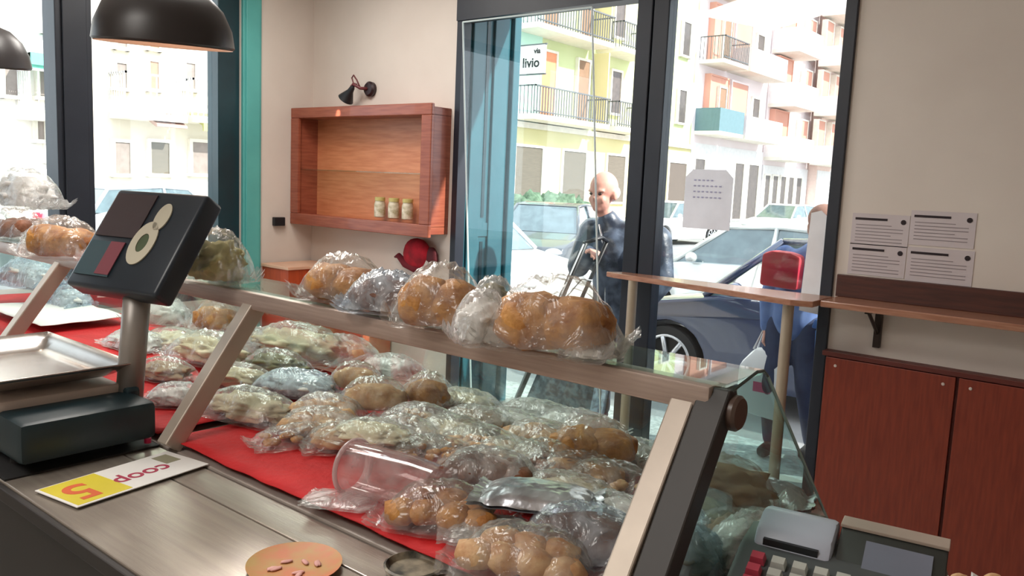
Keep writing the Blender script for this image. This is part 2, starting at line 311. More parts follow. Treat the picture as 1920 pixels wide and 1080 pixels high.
# notices on the right wall
inkd = mat('dark_ink', (44, 32, 36), .8); inkg = mat('grey_ink', (150, 138, 140), .8); paperw = mat('notice_paper', (206, 194, 196), .7, var=(200, 188, 188), scale=3)
for i, (px, py, qx, qy, lab) in enumerate(((1600, 397, 1702, 457, 'white printed notice with dark dot, upper left of four on the wall'), (1710, 392, 1826, 462, 'white printed notice with dark dot, upper right of four on the wall'), (1594, 455, 1695, 520, 'white printed notice with dark dot, lower left of four on the wall'), (1703, 462, 1822, 530, 'white printed notice with dark dot, lower right of four on the wall'))):
    a = ony(px, py, YF); b = ony(qx, qy, YF); w_ = b.x-a.x; h_ = .165 if i % 2 else .155
    n = thing('notice_sheet', lab, 'notice', (a.x, YF-.001, a.z-(.005 if i < 2 else .0)), 0, 'notices on the right wall')
    MB().box((0, -.002, -h_), (w_, 0, 0)).build('paper', paperw, n)
    MB().box((.015, -.004, -.032), (w_*.62, -.002, -.021)).build('heading', inkd, n)
    MB().lathe([(0, 0), (.012, 0), (.012, .002), (0, .002)], 20, Matrix.Translation((w_-.028, -.002, -.034)) @ Matrix.Rotation(math.pi/2, 4, 'X')).build('dot', inkd, n)
    tl = MB()
    for k in range(6): tl.box((.02, -.003, -.054-k*.016), (w_*(.9 if k % 3 else .7), -.002, -.058-k*.016))
    tl.build('text_lines', inkg, n)
# paper on the window panes
sg = thing('window_poster', 'pale grey poster with clipped corners stuck on the right window pane', 'poster', (-2.08, YF+.018, 1.56))
MB().prism([(-.145, -.17), (.145, -.17), (.145, .12), (.10, .165), (-.10, .165), (-.145, .12)], 1, 0, -.002).build('paper', mat('lilac_paper', (240, 242, 252), .7), sg)  # daylight coming through the sheet is put into its lightened paper colour
for r_ in range(4):
    tl = MB().box((-.09, -.0025, .1035-r_*.032), (.09 if r_ else .04, -.002, .1045-r_*.032))
    for k in range(7-(r_ == 0)*2): tl.box((-.09+k*.026, -.004, .10-r_*.032), (-.078+k*.026, -.002, .108-r_*.032))
    tl.build('text_line', mat('pale_ink', (176, 176, 206), .7), sg)
st = tag(MB().prism([(-1.51, 1.00), (-1.405, .99), (-1.405, 1.50), (-1.44, 1.53), (-1.49, 1.515)], 1, YF+.018, YF+.014).build('paper_strip', mat('strip_paper', (246, 246, 250), .7)), 'long white paper strip taped on glass beside the right window frame', 'paper')
# ------------------------------------------------------------------ pendant lamps
def pendant(loc, r, lab):
    o = thing('pendant_lamp', lab, 'lamp', loc, 0, 'pendant lamps above the counter')
    k = r/.18
    prof = [(.18, 0), (.185, .005), (.178, .05), (.155, .10), (.115, .14), (.05, .165), (.03, .17), (.03, .20), (.0, .20)]
    inn = [(0, .155), (.05, .155), (.11, .13), (.148, .095), (.17, .048), (.176, .004), (.18, 0)]
    MB().lathe([(a*k, b*k) for a, b in prof], 40, None, False).build('shade', mat('shade_black', (48, 44, 44), .38), o, 'auto')
    t = bmesh.new(); R = [[t.verts.new((a*k*math.cos(i*math.pi/20), a*k*math.sin(i*math.pi/20), b*k-.002)) for i in range(40)] for a, b in inn[1:]]
    for p_, q_ in zip(R, R[1:]):
        for i in range(40): t.faces.new((p_[i], p_[(i+1) % 40], q_[(i+1) % 40], q_[i]))
    t.faces.new(R[0]); MB().add(t).build('lining', mat('copper_lining', (176, 140, 120), .45, .2), o, True)
    MB().lathe([(0, .06), (.02, .065), (.03, .085), (.022, .115), (.014, .13), (0, .13)], 16).build('bulb', mat('lamp_bulb', (255, 236, 210), .3, emit=2), o, True)
    MB().tube([(0, 0, .2*k), (0, 0, ZC-loc[2])], .004, 6).build('cord', blackp, o)
    o.rotation_euler = (math.radians(3), math.radians(5), 0)
    light('pendant_glow', 'POINT', (loc[0], loc[1], loc[2]+.03), 1.6, (1, .88, .74), rad=.03)
    return o
pendant((-2.21, 1.17, 1.935), .178, 'black bowl pendant lamp hanging in front of the left window')
pendant((-3.62, 1.17, 1.955), .178, 'black bowl pendant lamp cut off at the left edge')
# ------------------------------------------------------------------ service counter and display case
ZT, ZD = .95, .962
wk = thing('service_counter', 'stainless steel service counter in the foreground with dark front', 'counter', (0, 0, 0))
MB().box((-4.6, .60, ZT-.025), (-.2, .845, ZT), .003).build('worktop', steel, wk)
MB().box((-4.6, .849, ZT-.025), (-.2, .93, ZT-.001), .002).build('worktop_strip', steel, wk)
MB().box((-4.6, .63, FZ), (-.2, .93, ZT-.025)).box((-4.6, .585, ZT-.03), (-.2, .599, ZT-.003), .003).build('body', mat('dark_brown_board', (34, 26, 22), .6), wk)
dc = thing('display_case', 'glass bakery display case with aluminium rail and slanted front glass', 'display case', (0, 0, 0))
XA, XB = -4.6, -.49
MB().box((XA, .935, FZ), (XB, 1.665, ZD-.01), .004).build('base', mat('case_base', (150, 140, 132), .5), dc)
MB().box((XA, 1.13, 1.265), (-.522, 1.175, 1.308), .006).build('rail', alu, dc, 'auto')
MB().lathe([(.0, 0), (.026, 0), (.028, .003), (.028, .028), (.024, .033), (0, .033)], 28, Matrix.Translation((-.515, 1.16, 1.268)) @ Matrix.Rotation(math.pi/2, 4, 'Y')).build('end_cap', mat('brown_cap', (92, 74, 66), .35), dc, 'auto')
def post(x, col=post_m):
    d = Vector((0, 1.155-.925, 1.275-ZD)); n = Vector((0, -d.z, d.y)).normalized()*.022
    q = [Vector((0, .925, ZD)), Vector((0, 1.155, 1.275))]
    MB().prism([(q[0].y-n.y, q[0].z-n.z), (q[0].y+n.y, q[0].z+n.z), (q[1].y+n.y, q[1].z+n.z), (q[1].y-n.y, q[1].z-n.z)], 0, x-.02, x+.02, .003).build('post', col, dc)
    return n
for x in (-4.0, -2.85, -1.75): post(x)
n = post(-.567)
MB().prism([(.905, ZD), (.955, ZD), (1.18, 1.285), (1.17, 1.30), (1.145, 1.305)], 0, -.545, -.495, .003).build('end_post_seal', mat('seal_dark', (50, 46, 44), .5), dc)
MB().box((XA, 1.14, 1.309), (-.50, 1.285, 1.315)).build('top_glass', cglass, dc)
n = Vector((.45, 0, 0))
MB().prism([(1.285, 1.315), (1.291, 1.311), (1.766, .872), (1.761, .866)], 0, XA, -.50).build('front_glass', cglass, dc)
MB().prism([(.95, ZD), (1.165, 1.30), (1.18, 1.308), (1.27, 1.315), (1.29, 1.308), (1.665, ZD)], 0, -.503, -.498).build('end_glass', cglass, dc)
er = MB(); er.tube([(-.498, 1.15, 1.300), (-.498, 1.25, 1.317), (-.498, 1.275, 1.315), (-.498, 1.295, 1.303)], .0028, 6)
er.build('glass_top_edge', mat('dark_glass_edge', (30, 48, 46), .2), dc)
MB().tube([(-.498, 1.295, 1.303), (-.498, 1.764, .868)], .003, 6).build('glass_front_edge', mat('pale_glass_edge', (150, 176, 172), .2), dc)
# red cloth
def cloth(name, x0, x1, y0, y1, z, m, seed, amp=.004, nx=60, ny=16, th=.002):
    t = bmesh.new(); top = []
    for j in range(ny+1):
        row = []
        for i in range(nx+1):
            x = x0+(x1-x0)*i/nx; y = y0+(y1-y0)*j/ny
            h = amp*noise.noise(Vector((x*6, y*9, seed)))+amp*.7*noise.noise(Vector((x*15+y*9, y*4, seed+5)))
            row.append(t.verts.new((x, y+.006*noise.noise(Vector((x*7, seed, 0))), z+amp*1.1+h)))
        top.append(row)
    for j in range(ny):
        for i in range(nx): t.faces.new((top[j][i], top[j][i+1], top[j+1][i+1], top[j+1][i]))
    mb = MB().add(t); o = mb.build(name, m, None, True); s_ = o.modifiers.new('solid', 'SOLIDIFY'); s_.thickness = th; s_.offset = 1; return o
tag(cloth('red_cloth', -1.79, -.52, .945, 1.64, ZD+.001, redcloth, 2), 'red cloth lining the display case right of the slanted middle post', 'cloth')
tag(cloth('red_cloth', -4.3, -1.84, .945, 1.64, ZD+.001, redcloth, 7), 'red cloth lining the display case behind the weighing scale', 'cloth')
# ------------------------------------------------------------------ goods in bags
def film_bag(root, L, W, H, seed, m, name='wrapper', flange=.22, crk=1.0, lift=0):
    rnd = random.Random(seed); t = bmesh.new(); nu, nv = 34, 22; grids = []
    for side in (1, -1):
        g = []
        for i in range(nu+1):
            row = []
            u = -1-flange+(2+2*flange)*i/nu
            for j in range(nv+1):
                v = -1+2*j/nv
                fu = max(0, 1-abs(u)**2.6)**.55 if abs(u) < 1 else 0; fv = max(0, 1-abs(v)**2.4)**.6
                z = H*fu*fv if side > 0 else H*.04*fu*fv
                pnch = 1-.16*max(0, 1-((abs(u)-1)/.15)**2) if abs(abs(u)-1) < .15 else 1
                P = Vector((u*3+seed*1.3, v*3, seed*.7+side))
                rg = 1-abs(noise.noise(P*1.7))*2
                rg2 = 1-abs(noise.noise(Vector((u*2.2+v*2+seed, v*7, seed))))*2
                cr = (rg*.10+rg2*.07+noise.noise(P*4.3)*.06)*crk*H
                if side > 0: z += cr*(.35+.65*fv*fu)+.006
                x = u*L/2; y = v*W/2*pnch
                x += noise.noise(Vector((v*3+seed, u, 2)))*.05*L*(1 if abs(u) > .9 else 0)
                y += noise.noise(Vector((u*3, seed, v)))*.05*W
                if abs(u) > 1: z += noise.noise(Vector((u*2, v*5+seed, 9)))*.22*H+.25*H*(abs(u)-1)/max(flange, .01)*rnd.uniform(.8, 1)
                row.append(t.verts.new((x, y, max(z, .001)+lift)))
            g.append(row)
        grids.append(g)
    for k, g in enumerate(grids):
        for i in range(nu):
            for j in range(nv):
                q = (g[i][j], g[i+1][j], g[i+1][j+1], g[i][j+1]); t.faces.new(q if k == 0 else q[::-1])
    bmesh.ops.remove_doubles(t, verts=t.verts[:], dist=.0004)
    return MB().add(t).build(name, m, root, True)
def contents(root, kind, L, W, H, seed):
    rnd = random.Random(seed+99); mb = MB()
    if kind in ('loaf', 'darkloaf', 'paleloaf'):
        for dx in ((-.17, .17) if kind == 'loaf' and L > .16 else (0,)):
            mb.blob((dx*L, dx*W*.2, H*.42), L*(.94 if dx == 0 else .66), W*.88, H*(.97 if dx <= 0 else .86), seed+dx*8, .18, 2.4, cuts=9)
        mb.build('loaf', {'loaf': crust, 'darkloaf': crustd, 'paleloaf': crustl}[kind], root, True)
    elif kind in ('rolls', 'palerolls', 'darkrolls'):
        n_ = 7
        for k in range(n_):
            x = (-.38+.76*(k % 4)/3)*L*.9 if k < 4 else (-.26+.52*(k-4)/2)*L*.9; y = (-.2 if k < 4 else .2)*W+rnd.uniform(-.03, .03)*W
            mb.blob((x, y, H*.38+rnd.uniform(0, .1)*H), L*.34, W*.44, H*.74, seed+k, .26, 2.6, rnd.uniform(0, 3), 2)
        mb.build('rolls', {'rolls': crust, 'palerolls': crustl, 'darkrolls': crustd}[kind], root, True)
    elif kind in ('biscuits', 'palebiscuits', 'darkbiscuits'):
        for k in range(26):
            x = rnd.uniform(-.4, .4)*L; y = rnd.uniform(-.36, .36)*W; e = 1-max(abs(x/L), abs(y/W))*1.2
            mb.blob((x, y, H*.2+rnd.uniform(0, .42)*H*e), .028*rnd.uniform(.8, 1.3), .024, .014, seed+k, .25, 2, rnd.uniform(0, 3), 2)
        mb.build('biscuits', {'biscuits': crust, 'palebiscuits': crustl, 'darkbiscuits': crustd}[kind], root, True, 'stuff')
    elif kind in ('paper', 'brown', 'olive', 'foil', 'white', 'grey', 'lime'):
        m = {'paper': cream, 'brown': brownp, 'olive': olive, 'foil': foil, 'white': white_m, 'lime': mat('lime_wrap', (200, 194, 140), .8), 'grey': mat('grey_card', (150, 146, 140), .6)}[kind]
        mb.blob((0, 0, H*.42), L*.9, W*.86, H*.9, seed, .42, 3.4, sub=4)
        mb.build('package', m, root, True)
SCL = 1.15
def bag(px, py, z, L, W, H, deg, kind, lab, fm=film, cat='bag', name='bread_bag', group='wrapped bakery goods in the display case', tx=0, ty=0, flange=.22, crk=1.0):
    p = onz(px, py, z+H*.4)
    L *= SCL; W *= SCL; H *= 1.08
    r_ = thing(name, lab, cat, (p.x, p.y, z), math.radians(deg), group)
    r_.rotation_euler = (math.radians(tx), math.radians(ty), math.radians(deg))
    s_ = int(px*7+py)
    contents(r_, kind, L, W, H, s_)
    film_bag(r_, L, W, H, s_ % 97, fm, flange=flange, crk=crk)
    return r_
Z = ZD+.012
B = [
 (560, 818, Z, .17, .10, .03, 75, 'biscuits', 'flat clear bag of biscuits lying alone on the red cloth'),
 (652, 822, Z, .16, .11, .045, 60, 'paleloaf', 'clear bag with a tan loaf right of the flat biscuit bag'),
 (470, 765, Z, .24, .13, .06, 10, 'paper', 'cream paper roll package touching the red cloth by the middle post'),
 (452, 712, Z, .18, .10, .055, 15, 'paper', 'cream wrapped roll lying just right of the slanted middle post'),
 (560, 722, Z+.01, .22, .13, .05, 20, 'white', 'bluish crinkled film packet behind the cream rolls', filmb),
 (668, 712, Z+.03, .13, .09, .06, 20, 'paleloaf', 'round tan loaf in film at the far side of the pile'),
 (703, 748, Z+.02, .16, .10, .07, 35, 'paleloaf', 'shiny bagged pale loaf left of the golden roll'),
 (803, 740, Z+.03, .12, .10, .07, 0, 'loaf', 'golden-brown roll in film, topmost at the far middle of the pile'),
 (612, 770, Z+.01, .16, .11, .05, 25, 'palerolls', 'milky bag of pale rolls behind the tan loaf', filmh),
 (790, 785, Z+.02, .17, .11, .04, 10, 'palebiscuits', 'bag of pale biscuits just in front of the golden roll', filmh),
 (700, 815, Z+.03, .17, .12, .035, 15, 'paper', 'flat cream packet lying on the bags in the pile centre'),
 (895, 790, Z+.02, .17, .11, .04, 5, 'brown', 'crinkled bag with brown paper packet right of the pale biscuits', filmh),
 (910, 832, Z+.03, .18, .12, .04, -10, 'palebiscuits', 'crossed-fold film bag of pale biscuits in the middle of the pile'),
 (815, 850, Z+.01, .18, .11, .04, 20, 'biscuits', 'bag of brown biscuits behind the clear tub'),
 (915, 885, Z+.02, .17, .12, .055, 25, 'darkrolls', 'white-topped bag of brown rolls behind the clear tub end', filmh),
 (1020, 822, Z+.02, .17, .12, .045, 0, 'palerolls', 'pale hazy bag between the pile and the big golden roll', filmh),
 (1112, 842, Z+.02, .17, .12, .085, 35, 'loaf', 'large golden-brown roll bag at the right back of the pile'),
 (1025, 868, Z+.02, .17, .12, .05, -25, 'darkbiscuits', 'glossy bag of dark biscuits in front of the hazy pale bag'),
 (835, 958, Z, .19, .13, .06, 25, 'rolls', 'clear bag of golden rolls at the front edge of the red cloth'),
 (1008, 930, Z+.055, .17, .11, .022, 28, 'foil', 'shiny silver foil bag lying on top near the right post', foil),
 (918, 995, Z+.01, .13, .10, .015, 38, 'grey', 'flat greyish film packet under the silver foil bag', filmh),
 (1095, 1005, Z+.01, .18, .13, .06, 30, 'darkloaf', 'bluish-shining film bag over a brown loaf by the right post', filmb),
 (985, 1045, Z, .19, .13, .06, 20, 'palerolls', 'bag of pinkish pale rolls cut by the bottom edge'),
 (1140, 905, Z+.01, .16, .11, .05, 25, 'palebiscuits', 'bag of yellow biscuits left of the right post'),
 (1150, 965, Z+.0, .14, .11, .045, 10, 'white', 'lilac-white film packet touching the right post', filmh),
 (1200, 855, Z, .16, .12, .04, 5, 'grey', 'flat grey film packet behind the right post', film),
 (310, 697, Z, .16, .10, .05, 15, 'brown', 'small brown wrapped packet left of the slanted middle post'),
 (395, 660, Z+.01, .26, .14, .08, 12, 'paper', 'cream paper bread sack behind the slanted middle post'),
 (560, 648, Z+.02, .34, .16, .09, 8, 'paper', 'long cream paper sack at the back, right of the middle post'),
 (520, 686, Z+.01, .20, .11, .06, 10, 'olive', 'dark seeded bread packet in front of the long cream sack'),
 (335, 745, Z, .14, .09, .045, 40, 'white', 'white plastic packet against the left side of the middle post', filmh),
 (735, 690, Z+.0, .18, .12, .05, 5, 'white', 'pale film packet below the rail at the back of the case', filmh),
 (1010, 770, Z, .18, .10, .03, 5, 'grey', 'thin grey film packet at the back behind the hazy bag', filmh),
 (1345, 918, Z+.03, .19, .11, .08, 25, 'brown', 'brown paper wrapped loaf seen through the end glass'),
 (1300, 965, Z+.01, .16, .10, .06, 15, 'olive', 'olive-tinted packet in front of the brown paper loaf', film),
 (1355, 1010, Z, .15, .10, .06, 65, 'brown', 'brownish packet with red beneath, behind the cash register', film),
 (1440, 925, Z+.0, .13, .09, .03, 10, 'foil', 'crumpled shiny foil packet at the far end corner of the case', foil),
 (1400, 1025, Z+.01, .16, .08, .07, 80, 'white', 'pinkish-white cloth-like packet beside the cash register', filmh),
 (1270, 1005, Z, .10, .10, .07, 0, 'white', 'clear bluish packet right of the end post, behind its neighbour', filmb),
 (1290, 1050, Z, .11, .10, .07, 10, 'grey', 'clear bluish packet right of the end post, cut by the bottom edge', filmb),
]
for b in B:
    b = list(b); fm = b[9] if len(b) > 9 else film
    bag(*b[:9], fm=fm)
for b in [(255, 640, Z, .20, .13, .05, 5, 'white', 'hazy white packet just right of the scale pole', filmh),
 (470, 640, Z, .22, .13, .06, 12, 'brown', 'pale brown packet behind the top of the slanted middle post', filmh),
 (640, 660, Z, .22, .14, .07, 10, 'palerolls', 'hazy bag of pale rolls at the back beneath the rail', filmh),
 (600, 795, Z, .17, .12, .045, 40, 'palerolls', 'hazy bag of pale rolls between cream packet and tan loaf', filmh),
 (760, 815, Z, .18, .12, .05, 0, 'palebiscuits', 'hazy biscuit bag in front of the bagged pale loaf', filmh),
 (850, 815, Z, .18, .12, .05, 15, 'paper', 'cream packet in hazy film in the middle of the pile', filmh),
 (960, 860, Z, .18, .12, .05, 15, 'paper', 'cream packet in hazy film behind the silver foil bag', filmh),
 (1060, 930, Z, .18, .12, .05, 15, 'paper', 'cream packet beneath the silver foil bag', filmh),
 (950, 800, Z, .20, .12, .05, 15, 'white', 'milky film packet at the back of the pile centre', filmh),
 (1080, 800, Z, .18, .12, .05, 15, 'white', 'milky film packet behind the large golden-brown roll', filmh),
 (870, 760, Z, .18, .12, .05, 15, 'paper', 'cream film packet at the back right of the golden roll', filmh),
 (1090, 890, Z, .16, .11, .055, 30, 'loaf', 'brown loaf bag under the large golden-brown roll', film)]:
    bag(*b[:9], fm=b[9])
# extra hazy layers at the back left of the case
bag(330, 640, Z+.0, .26, .16, .05, 5, 'paper', 'wide open cream paper sack right of the scale pole')
bag(405, 600, Z+.08, .14, .11, .08, 10, 'loaf', 'orange-brown loaf in crumpled film under the rail, left of the middle post')
bag(300, 590, Z+.04, .20, .12, .09, 25, 'white', 'heap of crumpled film behind the scale display', filmh)
# clear tub lying down
tb = onz(735, 905, ZD+.05)
tub = thing('clear_tub', 'large clear plastic tub lying on its side on the red cloth', 'tub', (tb.x, tb.y, ZD+.06), math.radians(8))
tubm = clear('tub_plastic', (250, 242, 242), .06, 2.5, gmax=.5, milk=.22, milkcol=(236, 222, 222), bscale=8)
mx = Matrix.Translation((-.11, 0, 0)) @ Matrix.Rotation(math.pi/2, 4, 'Y')
MB().lathe([(.045, .22), (.047, .22), (.047, .215), (.052, .16), (.052, .012), (.050, 0), (.047, 0), (.047, .012), (.049, .16), (.040, .212)], 40, mx, False).build('wall', tubm, tub, 'auto')
t = MB(); t.tube([(-.10, .054*math.cos(k*math.pi/16), .054*math.sin(k*math.pi/16)) for k in range(32)], .005, 8, True); t.build('rim', clear('rim_plastic', (240, 226, 226), .08, 2.5, gmax=.5, milk=.5, milkcol=(230, 214, 214), bscale=5), tub, True)
fp = onz(640, 945, ZD+.01)
pk = thing('film_sleeve', 'empty flat clear sleeve under the mouth of the clear tub', 'film', (fp.x, fp.y, ZD+.014), math.radians(30)); film_bag(pk, .13, .09, .006, 31, filmh, 'sleeve', .1)
# loaves on the top glass
SCL = 1.0
ZS = 1.3165; GT = 'wrapped loaves on the glass top'
bag(648, 535, ZS, .19, .14, .085, 15, 'loaf', 'bagged golden loaf, first of the row on the rail glass under the red hat', film, group=GT, flange=.28)
bag(728, 560, ZS, .18, .12, .07, 25, 'darkloaf', 'bagged dark loaf, second of the row on the rail glass', filmb, group=GT)
bag(828, 575, ZS, .17, .13, .10, 15, 'loaf', 'round golden loaf in clear film, middle of the row on the rail glass', film, group=GT)
bag(905, 610, ZS, .10, .11, .075, 60, 'white', 'crumpled empty-looking clear bag between two golden loaves', filmh, group=GT)
bag(925, 565, ZS+.01, .09, .09, .06, 10, 'olive', 'small olive-grey bagged loaf behind the crumpled clear bag', filmh, group=GT)
bag(1040, 612, ZS, .215, .15, .105, 10, 'loaf', 'largest golden loaf in clear film, nearest on the rail glass', film, group=GT, flange=.25)
bag(1110, 660, ZS, .09, .09, .02, 30, 'white', 'scrap of clear film lying before the largest golden loaf', filmh, group=GT)
bag(408, 497, ZS, .15, .14, .11, 20, 'lime', 'peaked clear bag of green-yellow goods right of the scale display', film, group=GT)
bag(118, 458, ZS, .23, .16, .10, 20, 'loaf', 'golden loaf in film on the glass left of the scale display', film, group=GT)
bag(30, 430, ZS, .24, .16, .09, 15, 'darkrolls', 'bag of brown rolls on the glass at the left edge', film, group=GT)
bag(45, 365, ZS+.05, .38, .26, .17, 10, 'white', 'big milky plastic bag with white contents towering at the left edge', filmh, group=GT, flange=.35, crk=.7)
# left module contents
bag(55, 518, Z+.09, .30, .18, .10, 10, 'white', 'blue and white plastic packet heaped below the left glass shelf', filmb)
bag(130, 560, Z+.02, .20, .14, .07, 0, 'white', 'bluish wrapped packet above the white paper behind the scale', filmb)
wp = onz(95, 590, Z+.02); wpo = cloth('paper_sheet', wp.x-.33, wp.x+.27, wp.y-.14, wp.y+.2, Z+.02, white_m, 11, .006); tag(wpo, 'large white paper sheet spread out behind the weighing scale', 'paper')
# ------------------------------------------------------------------ scale
scx = -1.86
s1 = thing('weighing_scale', 'dark counter scale with steel pan and a raised display head', 'scale', (scx, .627, ZT+.004))
MB().box((-.52, .0, .022), (.075, .292, .112), .015).build('base', scalep, s1, 'auto')
MB().box((-.50, -.01, .106), (-.055, .27, .132), .006).build('platform', beige, s1, 'auto')
for (x, y) in ((-.46, .04), (-.04, .04), (-.46, .26), (-.04, .26)): MB().lathe([(.02, 0), (.018, .024)], 14, Matrix.Translation((x, y, 0))).build('foot', darkm, s1)
t = bmesh.new(); rows = []
for i in range(25):
    row = []
    for j in range(21):
        u = -1+2*i/24; v = -1+2*j/20; e = max(0, (max(abs(u), abs(v))-.72)/.28)
        row.append(t.verts.new((-.285+u*.25, .13+v*.165, .146+.038*e**1.3)))
    rows.append(row)
for i in range(24):
    for j in range(20): t.faces.new((rows[i][j], rows[i+1][j], rows[i+1][j+1], rows[i][j+1]))
pn = MB().add(t).build('pan', pan_m, s1, True); md = pn.modifiers.new('solid', 'SOLIDIFY'); md.thickness = .004
md = pn.modifiers.new('b', 'BEVEL'); md.width = .001
MB().box((-.32, .08, .13), (-.24, .18, .136)).build('pan_support', darkm, s1)
pq = ony(238, 620, .915)-Vector((scx, .627, ZT))
MB().tube([(pq.x, pq.y, .06), (pq.x-.0, pq.y+.03, .38)], .031, 20).build('pole', mat('pole_grey', (150, 144, 138), .4, .3), s1, True)
MB().box((pq.x-.04, pq.y-.02, .09), (pq.x+.04, .30, .125), .008).build('pole_bracket', scalep, s1)
hd = bpy.data.objects.new('display_head', None)
hm_ = Matrix.Translation((-.10, .353, .456)) @ Matrix.Rotation(math.radians(12), 4, 'Z') @ Matrix.Rotation(math.radians(-34), 4, 'X')
mb = MB(); tt = bmesh.new(); bmesh.ops.create_cube(tt, size=1)
for v in tt.verts: v.co = Vector((v.co.x*.32, v.co.y*.06, v.co.z*.28))
bmesh.ops.bevel(tt, geom=tt.edges[:], offset=.01, segments=3, profile=.5, affect='EDGES'); mb.add(tt, hm_)
head = mb.build('display_head', mat('head_plastic', (34, 44, 54), .35), s1, 'auto')
def hp(x0, x1, z0, z1, m, nm, d0=-.0335, d1=-.029):
    q = MB(); tt = bmesh.new(); bmesh.ops.create_cube(tt, size=1)
    for v in tt.verts: v.co = Vector(((x0+x1)/2+v.co.x*(x1-x0), (d0+d1)/2+v.co.y*(d1-d0), (z0+z1)/2+v.co.z*(z1-z0)))
    q.add(tt, hm_); return q.build(nm, m, head)
hp(-.145, -.0, -.0, .125, mat('screen_grey', (70, 62, 66), .12), 'screen')
hp(-.145, -.02, -.11, -.015, mat('keypad_teal', (62, 84, 92), .3), 'keypad')
hp(-.07, -.02, -.105, -.015, mat('keypad_red', (130, 70, 80), .3), 'key_block', -.035, -.032)
lm = mat('label_pale', (196, 190, 170), .5)
tt = MB(); tt.lathe([(.017, 0), (.040, 0), (.040, .003), (.017, .003), (.017, 0)], 30, hm_ @ Matrix.Translation((.035, -.031, -.01)) @ Matrix.Scale(1.5, 4, (0, 0, 1)) @ Matrix.Rotation(math.pi/2, 4, 'X'), False, False)
tt.build('ring_sticker', lm, head, 'auto')
tt = MB(); tt.lathe([(0, 0), (.016, 0), (.016, .002), (0, .002)], 24, hm_ @ Matrix.Translation((.035, -.031, -.01)) @ Matrix.Scale(1.5, 4, (0, 0, 1)) @ Matrix.Rotation(math.pi/2, 4, 'X'))
tt.build('sticker_centre', mat('olive_centre', (70, 84, 56), .5), head, 'auto')
tt = MB(); tt.lathe([(0, 0), (.024, 0), (.024, .003), (0, .003)], 24, hm_ @ Matrix.Translation((.055, -.031, .065)) @ Matrix.Scale(1.6, 4, (0, 0, 1)) @ Matrix.Rotation(math.pi/2, 4, 'X'))
tt.build('oval_sticker', lm, head, 'auto')
tag(MB().box((-2.75, .602, ZT), (-1.80, .93, ZT+.004)).build('rubber_mat', darkm), 'black rubber mat under the weighing scale', 'mat')
tag(MB().lathe([(0, 0), (.008, 0), (.008, .012), (0, .014)], 14, Matrix.Translation(onz(277, 830, ZT+.01))).build('red_button_cap', mat('pink_red', (230, 20, 90), .4), None, 'auto'), 'tiny bright red cap beside the scale base', 'cap')
# flyer, round plate, dark dish
fa, fb, fc, fd = onz(65, 915, ZT+.012), onz(325, 843, ZT+.006), onz(385, 875, ZT+.006), onz(140, 950, ZT+.006)
c0 = (fa+fb+fc+fd)/4; ang = math.atan2((fa-fb).y, (fa-fb).x)
fl = thing('flyer', 'white and yellow supermarket flyer with red lettering on the steel worktop', 'flyer', (c0.x, c0.y, ZT+.0045), ang)
Lf = ((fa-fb).length+(fd-fc).length)/2; Wf = ((fb-fc).length+(fa-fd).length)/2
MB().box((-Lf/2, -Wf/2, 0), (Lf/2, Wf/2, .0025), .001).build('paper', white_m, fl)
MB().box((Lf*.10, -Wf/2+.004, .0025), (Lf/2-.006, Wf/2-.006, .0029)).build('yellow_panel', mat('yellow_print', (222, 204, 40), .6), fl)
textmesh('digit', '5', Wf*.85, mat('orange_print', (220, 96, 40), .6), fl, (Lf*.34, 0, .0031), (0, 0, 0), .0002, bold=.002)
textmesh('lettering', 'coop', Wf*.44, mat('crimson_print', (172, 36, 72), .6), fl, (-Lf*.10, Wf*.10, .0028), (0, 0, 0), .0002, bold=.001)
MB().box((-Lf*.44, -Wf*.38, .0025), (-Lf*.32, Wf*.0, .0029)).build('grey_badge', mat('badge_print', (150, 146, 120), .6), fl)
pp = onz(552, 1066, ZT)
pt = thing('round_plate', 'round orange-brown decorated paper plate at the bottom edge', 'plate', (pp.x, pp.y, ZT+.001), .3)
MB().lathe([(0, 0), (.055, 0), (.077, .008), (.078, .010), (.055, .003), (0, .003)], 40).build('plate', mat('terracotta_print', (206, 122, 78), .5, var=(186, 150, 84), scale=20), pt, 'auto')
mb = MB(); rp = random.Random(4)
for k in range(9): mb.blob((rp.uniform(-.035, .035), rp.uniform(-.03, .035), .005), .022, .010, .004, k, .3, 2, rp.uniform(0, 3), 2)
mb.build('motif', mat('pink_motif', (224, 168, 160), .6), pt, True)
pp = onz(775, 1072, ZT)
tag(MB().lathe([(0, 0), (.045, 0), (.05, .012), (.046, .014), (.04, .004), (0, .004)], 30, Matrix.Translation((pp.x, pp.y, ZT+.001))).build('dark_dish', mat('dish_dark', (42, 44, 40), .4, var=(150, 140, 120), scale=30)), 'small dark round dish at the bottom edge beside the case', 'dish')
# ------------------------------------------------------------------ cash register
ra = onz(1440, 945, 1.10)
cr = thing('cash_register', 'grey compact cash register with light keys at the lower right', 'cash register', (-.36, 1.17, ZT), math.radians(-2))
CRM = cr.matrix_basis
def wedge(x0, x1, y0, y1, zb, zf0, zf1, bev): return [(y0, zb), (y0, zf0), (y1, zf1), (y1, zb)]
cr.location = (-.325, 1.03, ZT-.001); cr.rotation_euler = (0, 0, math.radians(9))
regm = mat('register_grey', (84, 88, 90), .4); regl = mat('register_light', (186, 192, 208), .35); regd = mat('register_dark', (52, 54, 52), .45)
MB().prism([(0, 0), (-.01, .05), (.17, .118), (.25, .125), (.262, 0)], 0, -.125, .160, .010).build('body', regm, cr, 'auto')
MB().prism([(.165, .115), (.185, .140), (.225, .156), (.258, .150), (.262, .10), (.17, .10)], 0, -.105, .008, .008).build('printer_cover', regl, cr, 'auto')
MB().box((-.09, .168, .118), (-.01, .182, .128)).build('paper_slot', blackp, cr)
